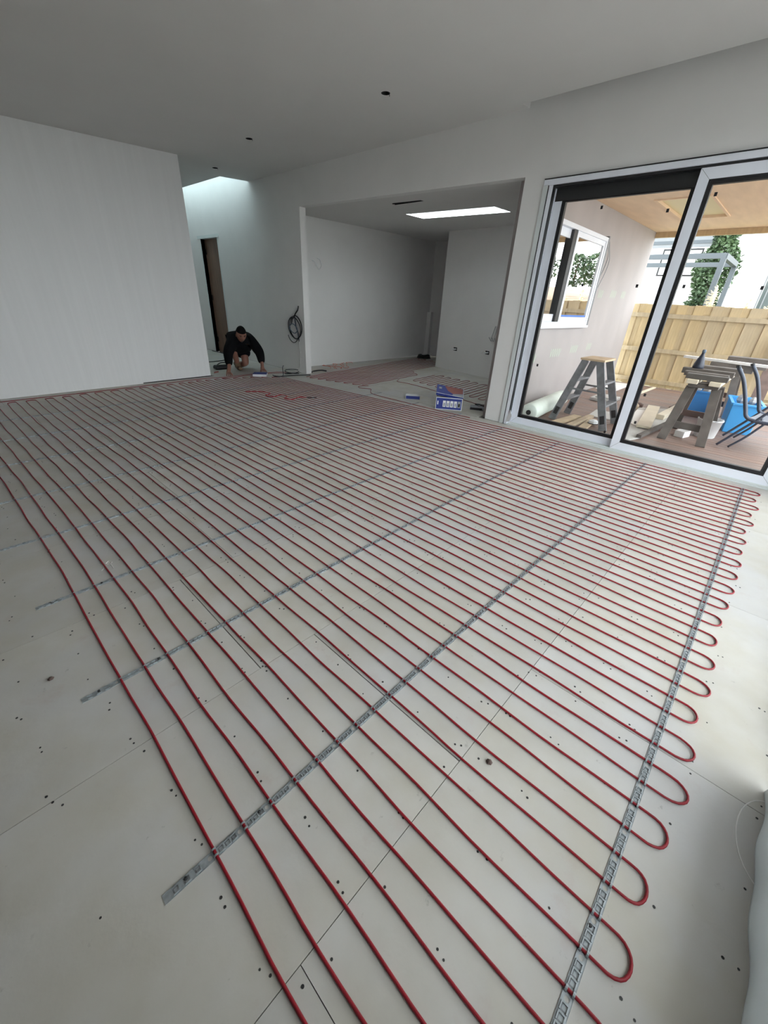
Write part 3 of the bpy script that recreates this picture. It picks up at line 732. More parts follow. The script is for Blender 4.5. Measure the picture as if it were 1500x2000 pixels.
MB().tube(loc_pts(arc([(4.236, 6.035, 0.86), (4.234, 6.02, 0.74), (4.236, 5.965, 0.62), (4.238, 5.96, 0.50)], 6)), 0.0055, 6).build('tail', m_black_cable, r, smooth=True)
tag(MB().tube(arc([(4.250, 5.975, 0.56), (4.248, 5.965, 0.42), (4.25, 5.955, 0.30), (4.249, 5.97, 0.20), (4.25, 5.975, 0.12), (4.25, 5.99, 0.08)], 6), 0.005, 5).build('dangling_flex', m_wire, smooth=True), 'thin white cord dangling below the black cable coil', 'cord')
# floor cables by the wall end
fc = arc([(3.66, 5.90, 0.013), (3.72, 5.80, 0.013), (3.80, 5.84, 0.013), (3.86, 5.92, 0.03), (3.92, 6.02, 0.10), (3.96, 6.05, 0.13)], 6)
r = empty('floor_cable_bundle', (3.95, 5.85, 0)); tag(r, 'loose black cable bundle on the floor at the wall end', 'cable coil')
o_ = Vector((3.95, 5.85, 0))
MB().tube(loc_pts(fc), 0.006, 6).build('tail', m_black_cable, r, smooth=True)
MB().tube(loc_pts([(3.98 + 0.12*math.cos(t), 5.84 + 0.12*math.sin(t)*0.9, 0.020 + 0.03*(1+math.sin(t*0.5+1))) for t in [i*0.25 for i in range(48)]]), 0.006, 6).build('loop', m_black_cable, r, smooth=True)
MB().tube(loc_pts(arc([(3.68, 5.95, 0.014), (3.64, 5.82, 0.015), (3.72, 5.76, 0.018), (3.90, 5.76, 0.016), (4.08, 5.72, 0.014), (4.22, 5.66, 0.014)], 6)), 0.008, 6).build('tail', m_black_cable, r, smooth=True)
m = MB().tube(arc([(4.40, 5.86, 0.012), (4.48, 5.92, 0.015), (4.60, 5.86, 0.03), (4.68, 5.80, 0.02)], 6), 0.012, 6)
tag(m.build('black_cable_end', m_black_cable, smooth=True), 'short thick black cable end behind the wall corner', 'cable')
# red/orange cord tangle in kitchen
rr_ = random.Random(11); pp = []
for i in range(60):
    t = i*0.33; pp.append((4.85 + 0.02*i*0.5 + 0.16*math.cos(t)*(0.6 + 0.4*math.sin(i)), 6.02 + 0.12*math.sin(t*1.1), 0.012 + 0.06*abs(math.sin(t*0.6))))
tag(MB().tube(arc(pp, 3), 0.0035, 5).build('cord_tangle', m_orange, smooth=True), 'tangle of orange-red cord at the kitchen back wall', 'cord')
# black coil at back of the kitchen
m = MB()
for i in range(4): m.tube([(7.95 + (0.16 - 0.008*i)*math.cos(t), 6.20 + (0.15 - 0.008*i)*math.sin(t), 0.014 + 0.018*i) for t in [2*math.pi*k/24 for k in range(24)]], 0.011, 6, closed=True)
r = empty('hose_coil', (7.95, 6.2, 0)); tag(r, 'flat black coil lying in the far kitchen corner', 'cable coil')
m2 = MB(); m2.v = [(a - 7.95, b - 6.2, c) for a, b, c in m.v]; m2.f = m.f; m2.build('coil', m_black_cable, r, smooth=True)
MB().box(-0.06, 0.05, -0.05, 0.02, 0.08, 0.10).build('white_label', m_wire, r)
# hall black cord
tag(MB().tube(arc([(2.87, 7.6, 0.008), (3.1, 7.75, 0.008), (3.5, 7.72, 0.008), (3.9, 7.9, 0.008), (4.2, 8.6, 0.008), (4.22, 9.2, 0.008)], 8), 0.008, 6).build('trailing_cable', m_black_cable, smooth=True), 'black cord lying across the hallway floor behind the man', 'cord')
r = empty('tool_bag', (3.33, 6.93, 0)); tag(r, 'low black tool pouch on the floor behind the man', 'bag')
MB().box(-0.16, 0.12, -0.06, 0.06, 0, 0.07).build('pouch', m_black, r, bevel=0.02)
MB().tube(arc([(-0.12, 0, 0.06), (-0.05, 0, 0.10), (0.05, 0, 0.10), (0.1, 0, 0.06)], 5), 0.008, 6).build('handle', m_black_cable, r, smooth=True)
m = MB().beam((3.02, 6.62, 0.012), (3.10, 6.66, 0.012), 0.02, 0.02); m.beam((3.02, 6.62, 0.012), (3.0, 6.58, 0.012), 0.012, 0.012)
tag(m.build('hand_tool', m_cartonred), 'small dark red tool on the floor near the hall wall', 'tool')
# kitchen wall services
def on_part(t): v = pa + (pb - pa)*t; return v
def stub(t, z, label):
    v = on_part(t); r = empty('pipe_outlet', (v.x, v.y, z), math.atan2(-pn.y, -pn.x)); tag(r, label, 'pipe outlet', 'service outlets on the kitchen partition')
    MB().box(0, 0.004, -0.045, 0.045, -0.03, 0.03).build('wall_opening', m_darkvoid, r)
    Mx = Matrix.Rotation(math.pi/2, 4, 'Y')
    MB().lathe([(0.014, 0.0), (0.014, 0.07), (0.019, 0.07), (0.019, 0.10)], M4=Mx, n=10).build('pipe_stub', m_white, r, loc=(0, 0.02, 0))
    MB().tube(arc([(0.004, -0.02, 0), (0.04, -0.05, 0.005), (0.05, -0.10, -0.02)], 5), 0.006, 5).build('cable_end', m_wire, r)
stub(0.225, 0.40, 'pipe stub with dark hole near the left end of the kitchen partition')
stub(0.575, 0.43, 'pipe stub with wires near the column on the kitchen partition')
v = on_part(0.63)
r = empty('wire_bundle', (v.x - 0.02, v.y, 0.75)); tag(r, 'hanging bunch of pale wires on the partition beside the column', 'wire')
for i in range(5):
    MB().tube(arc([(0.02, 0.02*i - 0.05, 0.12), (-0.02, 0.03*i - 0.07, 0.02 - 0.02*i), (-0.01, 0.02*i - 0.03, -0.12), (-0.03, 0.03*i - 0.02, -0.06)], 5), 0.005, 5).build('wire', m_wire if i % 2 else m_cartongrey, r)
y_ = kb(4.97)
tag(MB().tube(arc([(4.93, y_-0.001, 1.72), (4.97, y_-0.03, 1.70), (5.03, y_-0.03, 1.63), (5.08, y_-0.02, 1.60), (5.12, y_-0.02, 1.66), (5.09, y_-0.02, 1.74), (5.03, y_-0.02, 1.76)], 6), 0.005, 5).build('wall_wire', m_cartonwhite), 'white wire loop poking out of the kitchen back wall', 'wire')

# ------------------------------------------------------------------ plastic sheet at the right
r = empty('plastic_sheet', (0.6, -0.42, 0)); 
vs = []; fs = []; nx, nz = 60, 30
for j in range(nz + 1):
    z = 0.20 * j / nz
    for i in range(nx + 1):
        x = 0.15 + 1.10 * i / nx - 0.03*(j/nz)*(i/nx)
        y = -0.405 - 0.012*(j/nz) + 0.004*math.sin(x*9 + z*2) + 0.0035*math.sin(x*31 + z*9) + 0.0025*math.sin(x*14 - z*30)
        vs.append((x - 0.6, y + 0.42, z + 0.001))
for j in range(nz):
    for i in range(nx): fs.append((j*(nx+1)+i, j*(nx+1)+i+1, (j+1)*(nx+1)+i+1, (j+1)*(nx+1)+i))
o = MB().add(vs, fs).build('plastic_sheet', m_poly, smooth=True); o.location = (0.6, -0.42, 0)
D.objects.remove(r)
so = o.modifiers.new('thickness', 'SOLIDIFY'); so.thickness = 0.003
tag(o, 'clouded white plastic sheet hanging to the floor at the right wall', 'plastic sheet')

# ------------------------------------------------------------------ porch: deck, soffit, beam, fence
ZD = -0.03
dk = struct(MB().box(4.42, 9.3, -2.6, 2.30, -0.25, ZD-0.024).build('floor_deck', m_sub)); dk.name = 'floor_deck'
me = MB().box(-0.0475, 0.0475, -2.45, 2.45, -0.022, 0).mesh('deck_board'); me.materials.append(m_deck)
n = int((9.28 - 4.44) / 0.0995)
for i in range(n):
    o = D.objects.new('deck_board', me); C.objects.link(o); o.parent = dk; o.location = (4.49 + 0.0995*i, -0.15, ZD - random.uniform(0, 0.0015))
f = MB(); zp = lambda x, y: 2.362 + 0.0115*(x - 5.5)
PX0, PX1, PY0, PY1 = 6.40, 7.80, 1.22, 1.74
for x0, x1, y0, y1 in ((4.372, PX0, -0.45, 2.318), (PX1, 9.05, -0.45, 2.318), (PX0, PX1, -0.45, PY0), (PX0, PX1, PY1, 2.318)):
    f.prism([(x0, y0), (x1, y0), (x1, y1), (x0, y1)], zp, lambda x, y: zp(x, y) + 0.03)
so_ = struct(f.build('ceiling_porch', m_soffit))
f = MB(); f.prism([(PX0, PY0), (PX1, PY0), (PX1, PY1), (PX0, PY1)], lambda x, y: zp(x, y) + 0.02, lambda x, y: zp(x, y) + 0.03); o = f.build('skylight_panel', m_skylight_panel, so_)  # opaque pale panel painted in place of the porch skylight
f = MB()
for x0, x1, y0, y1 in ((PX0-0.03, PX1+0.03, PY0-0.03, PY0), (PX0-0.03, PX1+0.03, PY1, PY1+0.03), (PX0-0.03, PX0, PY0, PY1), (PX1, PX1+0.03, PY0, PY1)):
    f.prism([(x0, y0), (x1, y0), (x1, y1), (x0, y1)], lambda x, y: zp(x, y) - 0.012, lambda x, y: zp(x, y))
f.build('panel_moulding', m_soffit, so_)
bo = struct(MB().box(9.0, 9.06, -0.45, 2.318, 2.325, 2.401).build('trim_4', m_beam))
# fence
FX = 9.36
fr = empty('timber_fence', (FX, 0, -0.05)); tag(fr, 'tall pine board fence with three rails behind the deck', 'fence')
me1 = MB().box(-0.009, 0.009, -0.0745, 0.0745, 0.0, 1.40).mesh('fence_board'); me1.materials.append(m_fence)
y = 2.9; i = 0
while y > -4.2:
    o = D.objects.new('fence_board', me1); C.objects.link(o); o.parent = fr
    o.location = (0.020*(i % 2) + random.uniform(-0.003, 0.003), y, random.uniform(-0.006, 0.006)); y -= 0.128; i += 1
for z in (0.10, 0.64, 1.22):
    MB().box(-0.058, -0.011, -4.2, 2.95, z - 0.035, z + 0.035).build('fence_rail', m_fence, fr)
# exterior window (window_1)
w1 = struct(frame_ring(MB(), 'y', 2.275, 2.36, WX0, WX1, WZ0, WZ1, 0.045).build('window_1', m_alu))
MB().box(WX1, WX1+0.04, 2.27, 2.32, WZ0-0.02, WZ1+0.02).build('flashing', m_trackdark, w1)
MB().box(WX0-0.02, WX1+0.03, 2.26, 2.33, WZ0-0.028, WZ0-0.001).build('window_sill', m_alu, w1)
p1 = frame_ring(MB(), 'y', 2.285, 2.315, 5.66, WX1-0.046, WZ0+0.046, WZ1-0.046, 0.055).build('window_panel', m_alu, w1)
MB().box(5.716, WX1-0.102, 2.298, 2.303, WZ0+0.102, WZ1-0.102).build('glass_pane', m_winglass, p1)
MB().box(5.72, WX1-0.11, 2.290, 2.297, WZ0+0.105, WZ0+0.125).build('blue_tape', m_tape, p1)
p2 = MB(); p2.box(WX0+0.046, 5.72, 2.325, 2.35, WZ0+0.046, WZ0+0.13); p2.box(WX0+0.046, 5.72, 2.325, 2.35, WZ1-0.13, WZ1-0.046)
p2 = p2.build('window_panel', m_alu, w1)
MB().box(5.56, 5.658, 2.29, 2.35, WZ0+0.046, WZ1-0.046).build('meeting_stile', m_black, w1)
MB().box(WX0+0.046, 5.56, 2.335, 2.340, WZ0+0.13, WZ1-0.13).build('glass_pane', m_winglass, p2)
# dangling wire on the cladding
tag(MB().tube(arc([(6.86, 2.316, 2.06), (6.83, 2.30, 1.98), (6.90, 2.29, 1.86), (6.84, 2.29, 1.70), (6.72, 2.29, 1.52), (6.74, 2.29, 1.35), (6.72, 2.29, 1.18), (6.73, 2.29, 1.05)], 6), 0.005, 5).build('dangling_wire', m_cartongrey), 'thin grey wire pair hanging from the cladding beside the window', 'wire')
tag(MB().tube(arc([(6.86, 2.314, 2.05), (6.88, 2.295, 1.96), (6.97, 2.285, 1.82), (6.92, 2.285, 1.66), (6.77, 2.285, 1.46), (6.70, 2.285, 1.30), (6.76, 2.285, 1.16), (6.72, 2.285, 1.00)], 6), 0.005, 5).build('dangling_wire', m_cartongrey), 'second grey wire hanging from the cladding, bowed towards the fence', 'wire')

# ------------------------------------------------------------------ things on the deck
# step ladder
L0 = Vector((5.30, 1.53, ZD))
lr = empty('step_ladder', L0); tag(lr, 'small double-sided aluminium step ladder with plywood top on the deck', 'ladder')
def lp(x, y, z): return Vector((x, y, z)) - Vector((5.30, 1.53, 0))
ztop = 0.715
tops = {('l', 0): (5.18, 1.66), ('l', 1): (5.52, 1.66), ('r', 0): (5.18, 1.50), ('r', 1): (5.52, 1.50)}
feet = {('l', 0): (5.09, 1.85), ('l', 1): (5.56, 1.84), ('r', 0): (5.03, 1.22), ('r', 1): (5.53, 1.235)}
for k in tops:
    a = lp(*feet[k], 0.0); b = lp(*tops[k], ztop)
    st = MB().beam(a, b, 0.028, 0.080, (0, 1, 0)).build('stile', m_ladder, lr)
    MB().beam(a - (b-a).normalized()*0.0, a + (b-a)*0.035, 0.033, 0.084, (0, 1, 0)).build('foot', m_trackdark, st)
    MB().beam(a + (b-a)*0.10, a + (b-a)*0.22, 0.0295, 0.050, (0, 1, 0)).build('safety_label', m_black, st)
for sd in ('l', 'r'):
    for fz in (0.36, 0.68):
        a = lp(*feet[(sd, 0)], 0).lerp(lp(*tops[(sd, 0)], ztop), fz); b = lp(*feet[(sd, 1)], 0).lerp(lp(*tops[(sd, 1)], ztop), fz)
        MB().beam(a, b, 0.085, 0.022, (0, 0, 1)).build('tread', m_ladder, lr, bevel=0.003)
for k in (0, 1):
    a = lp(*feet[('l', k)], 0).lerp(lp(*tops[('l', k)], ztop), 0.55); b = lp(*feet[('r', k)], 0).lerp(lp(*tops[('r', k)], ztop), 0.55)
    MB().beam(a + Vector((-0.014 if k == 0 else 0.014, 0, 0)), b + Vector((-0.014 if k == 0 else 0.014, 0, 0)), 0.006, 0.02, (0, 0, 1)).build('spreader_bar', m_trackdark, lr)
MB().box(-0.145, 0.255, -0.085, 0.185, ztop, ztop + 0.022).build('top_platform', m_ply, lr, bevel=0.002)
# roll of netting
Mx = Matrix.Rotation(math.pi/2, 4, 'Y')
rr = empty('netting_roll', (4.70, 2.00, ZD + 0.106), math.radians(5)); tag(rr, 'white roll of plastic netting lying along the outside wall', 'roll')
prof = [(0.035, 0.0), (0.096, 0.0), (0.103, 0.02), (0.105, 0.3), (0.102, 0.7), (0.104, 1.1), (0.098, 1.28), (0.035, 1.3)]
MB().lathe(prof, M4=Mx, n=22).build('rolled_sheet', m_roll, rr, smooth=True)
MB().lathe([(0.030, -0.002), (0.030, 0.01), (0.0, 0.011)], M4=Mx, n=14).build('core', m_darkvoid, rr)
# timber offcuts
def plank(name, label, a, b, wd, th, m, z0=ZD, cat='plank', group=None, tiltz=0.0):
    a = Vector((a[0], a[1], z0 + th/2)); b = Vector((b[0], b[1], z0 + th/2 + tiltz)); c = (a + b)/2
    o = MB().beam(a - c, b - c, wd, th).build(name, m, bevel=0.002); o.location = c; tag(o, label, cat, group); return o
plank('timber_plank', 'pine plank nearest the netting roll under the ladder', (4.66, 1.74), (5.45, 1.66), 0.10, 0.03, m_plank)
plank('timber_plank', 'long thin pine plank running under the ladder', (4.70, 1.55), (5.60, 1.545), 0.07, 0.035, m_plank)
plank('timber_plank', 'short pine offcut beside the ladder near foot', (4.80, 1.40), (5.45, 1.47), 0.09, 0.025, m_plank)
tag(MB().prism([(4.72, 1.30), (4.94, 1.34), (4.97, 1.16), (4.74, 1.10)], ZD, ZD + 0.009).build('board_offcut', m_ply), 'square plywood offcut under the ladder near foot', 'board')
tag(MB().prism([(5.64, 1.60), (6.1, 1.64), (6.15, 1.30), (5.68, 1.24)], ZD, ZD + 0.012).build('board_offcut', m_board), 'grey board offcut between the ladder feet', 'board')
r = empty('small_bin_lid', (5.20, 1.39, ZD + 0.026)); tag(r, 'crumpled silver scrap beside the ladder near foot', 'scrap')
MB().lathe([(0.06, 0.0), (0.05, 0.02), (0.055, 0.03), (0.02, 0.045)], n=9).build('scrap', m_cartonwhite, r); r.name = 'foil_scrap'
MB().lathe([(0.062, 0.0), (0.064, 0.008)], n=9).build('dark_edge', m_black, r)
tag(MB().prism([(4.75, 1.06), (5.6, 1.12), (6.0, 1.20), (6.85, 1.28), (7.15, 0.92), (6.55, 0.70), (5.75, 0.80), (5.10, 0.84), (4.75, 0.95)], ZD, ZD + 0.012).build('board_sheet', m_board), 'large broken grey board sheet flat on the deck', 'board')
plank('timber_plank', 'grey batten edging the broken board sheet', (5.05, 0.855), (6.15, 0.755), 0.05, 0.035, m_greywood, z0=ZD + 0.0125)
tag(MB().prism([(5.66, 1.14), (6.60, 1.25), (6.72, 1.06), (5.62, 1.0)], ZD + 0.0125, ZD + 0.020).build('board_sheet', m_whiteboard), 'pale thin board lying on the broken grey sheet', 'board')
o = plank('timber_plank', 'wide pale new plank lying on the board sheet', (5.52, 0.92), (6.95, 1.12), 0.15, 0.03, m_pale, z0=ZD + 0.0215)
plank('timber_plank', 'short thick timber block at the end of the board sheet', (6.25, 0.90), (7.35, 0.86), 0.09, 0.06, m_pale, z0=ZD + 0.0125)
plank('timber_plank', 'thin pale stick on the deck near the fence', (7.6, 1.60), (9.05, 1.56), 0.05, 0.02, m_pale)
plank('timber_plank', 'thin dark batten pointing towards the fence', (7.2, 0.96), (8.3, 0.90), 0.03, 0.03, m_darkwood, z0=ZD)
tag(MB().prism([(7.9, 2.24), (8.9, 2.24), (8.98, 1.93), (8.0, 1.93)], ZD, ZD + 0.02).build('board_sheet', m_whiteboard), 'white board sheet on the deck against the fence corner', 'board')
for i, (x, y, lb) in enumerate(((7.0, 1.80, 'dark square paving slab behind the ladder'), (6.75, 1.36, 'pale rubble lump behind the ladder'))):
    r = empty('rubble', (x, y, ZD)); tag(r, lb, 'rubble')
    if i == 0: MB().box(-0.25, 0.2, -0.16, 0.16, 0, 0.05).build('slab', m_stone, r, bevel=0.008); MB().box(-0.2, 0.1, -0.1, 0.1, 0.05, 0.07).build('top_layer', m_board, r, bevel=0.005)
    else:
        MB().lathe([(0.09, 0.0), (0.10, 0.04), (0.06, 0.08), (0.02, 0.09)], n=7).build('lump', m_plank, r); MB().lathe([(0.06, 0.0), (0.06, 0.05), (0.02, 0.07)], c=(0.12, -0.06, 0), n=6).build('lump', m_darkwood, r)
# sawhorses and stacked planks
def sawhorse(x, label):
    r = empty('sawhorse', (x, 0.52, ZD)); tag(r, label, 'sawhorse', 'weathered timber sawhorses on the deck')
    ht = 0.555
    for s_, yb in ((1, 0.66-0.52+0.02), (-1, 0.335-0.52-0.02)):
        for e in (0, 1):
            xt = 0.20 if e == 0 else 0.46; xb = 0.0 if e == 0 else 0.66
            MB().beam((xb, yb, 0), (xt, yb*0.62, ht), 0.085, 0.03, (1, 0, 0)).build('leg', m_greywood, r)
    MB().beam((0.10, 0.16, 0.16), (0.10, -0.17, 0.16), 0.02, 0.07).build('brace', m_greywood, r)
    MB().beam((0.56, 0.16, 0.22), (0.56, -0.17, 0.22), 0.02, 0.07).build('brace', m_darkwood, r)
    MB().beam((0.14, 0.14, 0.25), (0.52, 0.13, 0.25), 0.02, 0.06).build('side_rail', m_darkwood, r)
    MB().beam((0.14, -0.15, 0.25), (0.52, -0.14, 0.25), 0.02, 0.06).build('side_rail', m_darkwood, r)
    MB().box(0.16, 0.50, -0.14, 0.13, ht, ht + 0.035).build('top_board', m_greywood, r, bevel=0.003)
    return r
sawhorse(5.30, 'grey weathered sawhorse nearest the glass door')
sawhorse(7.25, 'grey weathered sawhorse further from the glass door')
zt_ = ZD + 0.592
for i, (x, y0, y1, w_, th) in enumerate(((5.55, 0.335, 0.70, 0.12, 0.05), (5.80, 0.36, 0.76, 0.10, 0.045), (6.02, 0.335, 0.82, 0.10, 0.06), (6.35, 0.30, 0.72, 0.16, 0.075), (6.85, 0.22, 0.66, 0.18, 0.09), (7.55, 0.12, 0.56, 0.22, 0.13))):
    lb = ['nearest rough plank end laid across the sawhorse tops', 'second rough plank from the glass door on the sawhorses', 'third rough plank from the glass door on the sawhorses', 'fourth rough plank from the glass door on the sawhorses', 'fifth rough plank from the glass door on the sawhorses', 'farthest thick timber on the sawhorses near the fence'][i]
    plank('cross_timber', lb, (x, y0), (x, y1), w_, th, m_greywood, z0=zt_ + 0.042, group='timbers laid across the sawhorses')
for y, lb in ((0.42, 'long carrying plank on the chair side of the sawhorses'), (0.62, 'long carrying plank on the ladder side of the sawhorses')):
    plank('carrying_plank', lb, (5.42, y), (7.75, y - 0.02), 0.10, 0.04, m_pale, z0=zt_ + 0.001)
plank('white_batten', 'long white batten laid askew across the stacked timbers', (6.95, 0.98), (6.55, -0.40), 0.07, 0.03, m_whiteboard, z0=zt_ + 0.134)
plank('leaning_board', 'dark brown board leaning against the fence behind the chair', (8.2, 0.08), (9.24, 0.10), 0.16, 0.04, m_darkwood, z0=ZD + 0.015, tiltz=0.95)
r = empty('spray_bottle', (6.05, 0.69, zt_ + 0.103)); tag(r, 'dark tapered bottle standing on the stacked timbers', 'bottle')
MB().lathe([(0.055, 0), (0.057, 0.01), (0.052, 0.045), (0.036, 0.10), (0.020, 0.14), (0.015, 0.165)], n=14).build('body', m_bottle, r, smooth=True)
MB().lathe([(0.016, 0.165), (0.019, 0.17), (0.019, 0.195), (0.01, 0.20)], n=12).build('cap', m_bluecab, r, smooth=True)
# blue tubs and bucket
def tub(name, label, loc, rz, w0, d0, hgt, m, flare=1.12):
    r = empty(name, loc, rz); tag(r, label, 'tub', 'blue plastic tubs between the sawhorses')
    a = [(-w0, -d0), (w0, -d0), (w0, d0), (-w0, d0)]; b = [(x*flare, y*flare) for x, y in a]; t = 0.93
    vs = [(x, y, 0) for x, y in a] + [(x, y, hgt) for x, y in b] + [(x*t, y*t, hgt) for x, y in b] + [(x*t, y*t, 0.012) for x, y in a]
    fs = [(3, 2, 1, 0), (12, 13, 14, 15)]
    for k in range(4):
        k2 = (k+1) % 4; fs += [(k, k2, 4+k2, 4+k), (4+k, 4+k2, 8+k2, 8+k), (8+k, 8+k2, 12+k2, 12+k)]
    MB().add(vs, fs).build('body', m, r, bevel=0.008)
    q = MB()
    for k in range(4):
        p, p2 = b[k], b[(k+1) % 4]; q.beam((*p, hgt), (*p2, hgt), 0.03, 0.02)
    q.build('rim', m, r)
    return r
tub('storage_tub', 'darker blue tub of rubble seen through the sawhorse', (7.05, 0.64, ZD), 0.1, 0.15, 0.14, 0.34, m_blue)
tub('storage_tub', 'bright blue tub between the sawhorse and the chair', (6.62, 0.15, ZD), 0.15, 0.28, 0.13, 0.34, m_blue2)
for x, y, z0, z1, lb, n in ((7.05, 0.64, 0.10, 0.40, 'grey rubble filling the darker blue tub', 9), (6.62, 0.15, 0.10, 0.40, 'grey rubble filling the bright blue tub', 9)):
    m = MB(); rr = random.Random(n + int(x*10))
    for i in range(14):
        c = Vector((rr.uniform(-0.10, 0.10), rr.uniform(-0.08, 0.08), rr.uniform(0.0, 0.27))); s_ = rr.uniform(0.035, 0.06)
        m.lathe([(s_*0.5, -s_), (s_, -s_*0.3), (s_*0.9, s_*0.4), (s_*0.3, s_)], c=c, n=6)
    o = m.build('rubble_fill', m_stone); o.location = (x, y, ZD + 0.10); o['kind'] = 'stuff'; tag(o, lb, 'rubble')
r = empty('white_bucket', (5.84, 0.355, ZD)); tag(r, 'white plastic bucket under the near sawhorse', 'bucket')
MB().lathe([(0.095, 0), (0.10, 0.005), (0.118, 0.19), (0.124, 0.19), (0.124, 0.205), (0.112, 0.205), (0.092, 0.02), (0.0, 0.018)], n=20).build('body', m_white, r, smooth=True)
MB().tube([(0.122*math.cos(t), 0.122*math.sin(t)*0.5 - 0.05, 0.20 - 0.02*math.sin(t)) for t in [math.pi + math.pi*i/12 for i in range(13)]], 0.003, 5).build('handle', m_trackdark, r)
plank('white_box', 'small white foam block on the deck under the near sawhorse', (5.54, 0.56), (5.68, 0.52), 0.10, 0.07, m_whiteboard, cat='block')
# sling chair
cr = empty('garden_chair', (5.55, 0.10, ZD)); tag(cr, 'blue-grey tubular steel garden chair facing away beside the sawhorse', 'chair')
def cpt(x, y, z): return Vector((x, y, z)) - Vector((5.55, 0.10, ZD))
def back_side(yo, xo):
    return arc([(5.55 + xo, 0.297 + yo, 0.764), (5.55 + xo, 0.22 + yo, 0.657), (5.55 + xo, 0.155 + yo, 0.52), (5.55 + xo, 0.10 + yo, 0.384), (5.55 + xo, 0.07 + yo, 0.32), (5.55 + xo, 0.01 + yo, 0.292), (5.54 + xo, -0.12 + yo, 0.286), (5.54 + xo, -0.34 + yo, 0.31)], 6)
s1p = [cpt(*p) for p in back_side(0, -0.05)]; s2p = [cpt(*p) for p in back_side(-0.08, 0.42)]
MB().tube(s1p, 0.018, 8).build('side_frame', m_chair, cr, smooth=True); MB().tube(s2p, 0.018, 8).build('side_frame', m_chair, cr, smooth=True)
vs = []; fs = []
idx = list(range(26, len(s1p) - 2))
for i in idx:
    a, b = s1p[i], s2p[i]
    for q in range(7): vs.append(a.lerp(b, q/6) - Vector((0, 0.0, 0.012*math.sin(math.pi*q/6))))
for i in range(len(idx)-1):
    for q in range(6): fs.append((i*7+q, i*7+q+1, (i+1)*7+q+1, (i+1)*7+q))
o = MB().add(vs, fs).build('sling', m_sling, cr, smooth=True); sm = o.modifiers.new('thickness', 'SOLIDIFY'); sm.thickness = 0.004
for xo in (-0.05, 0.47):
    MB().tube([cpt(*p) for p in arc([(5.545 + xo, 0.20, -0.012), (5.545 + xo, 0.12, 0.10), (5.545 + xo, -0.02, 0.30), (5.545 + xo, -0.12, 0.44), (5.545 + xo, -0.22, 0.49), (5.545 + xo, -0.40, 0.50), (5.545 + xo, -0.44, 0.45), (5.545 + xo, -0.42, 0.20), (5.545 + xo, -0.40, -0.012)], 6)], 0.0125, 7).build('leg_and_arm', m_chair, cr, smooth=True)
    MB().tube([cpt(*p) for p in arc([(5.545 + xo, 0.10, -0.012), (5.545 + xo, 0.0, 0.12), (5.545 + xo, -0.10, 0.29)], 5)], 0.011, 7).build('rear_strut', m_chair, cr, smooth=True)
for y, z in ((-0.06, 0.29), (-0.36, 0.24)):
    MB().tube([cpt(5.495, y, z), cpt(6.01, y, z)], 0.010, 7).build('cross_bar', m_chair, cr, smooth=True)
for p in (s1p[0], s2p[0]):
    MB().tube([p + Vector((0, 0, -0.004)), p + Vector((0.003, 0.006, 0.016))], 0.0195, 8).build('end_cap', m_black, cr)

# ------------------------------------------------------------------ beyond the fence
struct(MB().box(9.6, 60, -40, 40, -0.5, -0.3).build('floor_ground', m_ground))
struct(MB().box(-40, 9.6, -40, -2.7, -0.5, -0.3).build('floor_yard', m_bounce_ground))
struct(MB().box(-40, 4.3, -2.7, -0.6, -0.5, -0.3).build('floor_bounce', m_bounce_ground))  # unseen ground added to bounce daylight onto the ceiling
hb = empty('neighbour_house', (16, 3, -0.3)); tag(hb, 'white rendered neighbouring house beyond the fence', 'house')
def hp(x0, x1, y0, y1, z0, z1): return MB().box(x0-16, x1-16, y0-3, y1-3, z0+0.3, z1+0.3)
hp(16, 22, -0.2, 9.0, -0.3, 2.93).build('lower_wall', m_houseext, hb)
hp(16.6, 22, -0.2, 9.0, 2.93, 4.6).build('upper_wall', m_houseext, hb)
hp(15.95, 22, -0.2, 2.2, 2.93, 4.6).build('upper_bay', m_houseext, hb)
for i in range(5):
    y0 = 2.42 + 0.95*i
    p = hp(16.0, 16.06, y0, y0 + 0.88, 2.94, 3.62).build('balustrade_panel', m_louvre, hb)
    for j in range(3): hp(15.985, 16.0, y0 + 0.02, y0 + 0.86, 3.02 + 0.2*j, 3.10 + 0.2*j).build('louvre_blade', m_steel, p)
    hp(15.97, 16.07, y0 - 0.05, y0 - 0.005, 2.93, 3.66).build('balustrade_post', m_houseext, hb)
wn = MB(); wn.box(-0.04, 0.0, -3.1, -1.88, 1.35, 2.55); wn = wn.build('window', m_houseext, hb)
MB().box(-0.05, -0.041, -3.05, -1.93, 1.40, 2.50).build('pane', m_dglass, wn)
for y in (-1.90, -2.02): MB().box(-0.07, -0.05, y-0.015, y+0.015, 1.30, 2.60).build('window_frame', m_louvre, wn)
MB().box(-0.1, -0.04, -3.15, -1.3, 1.22, 1.34).build('window_ledge', m_bluecab, wn)
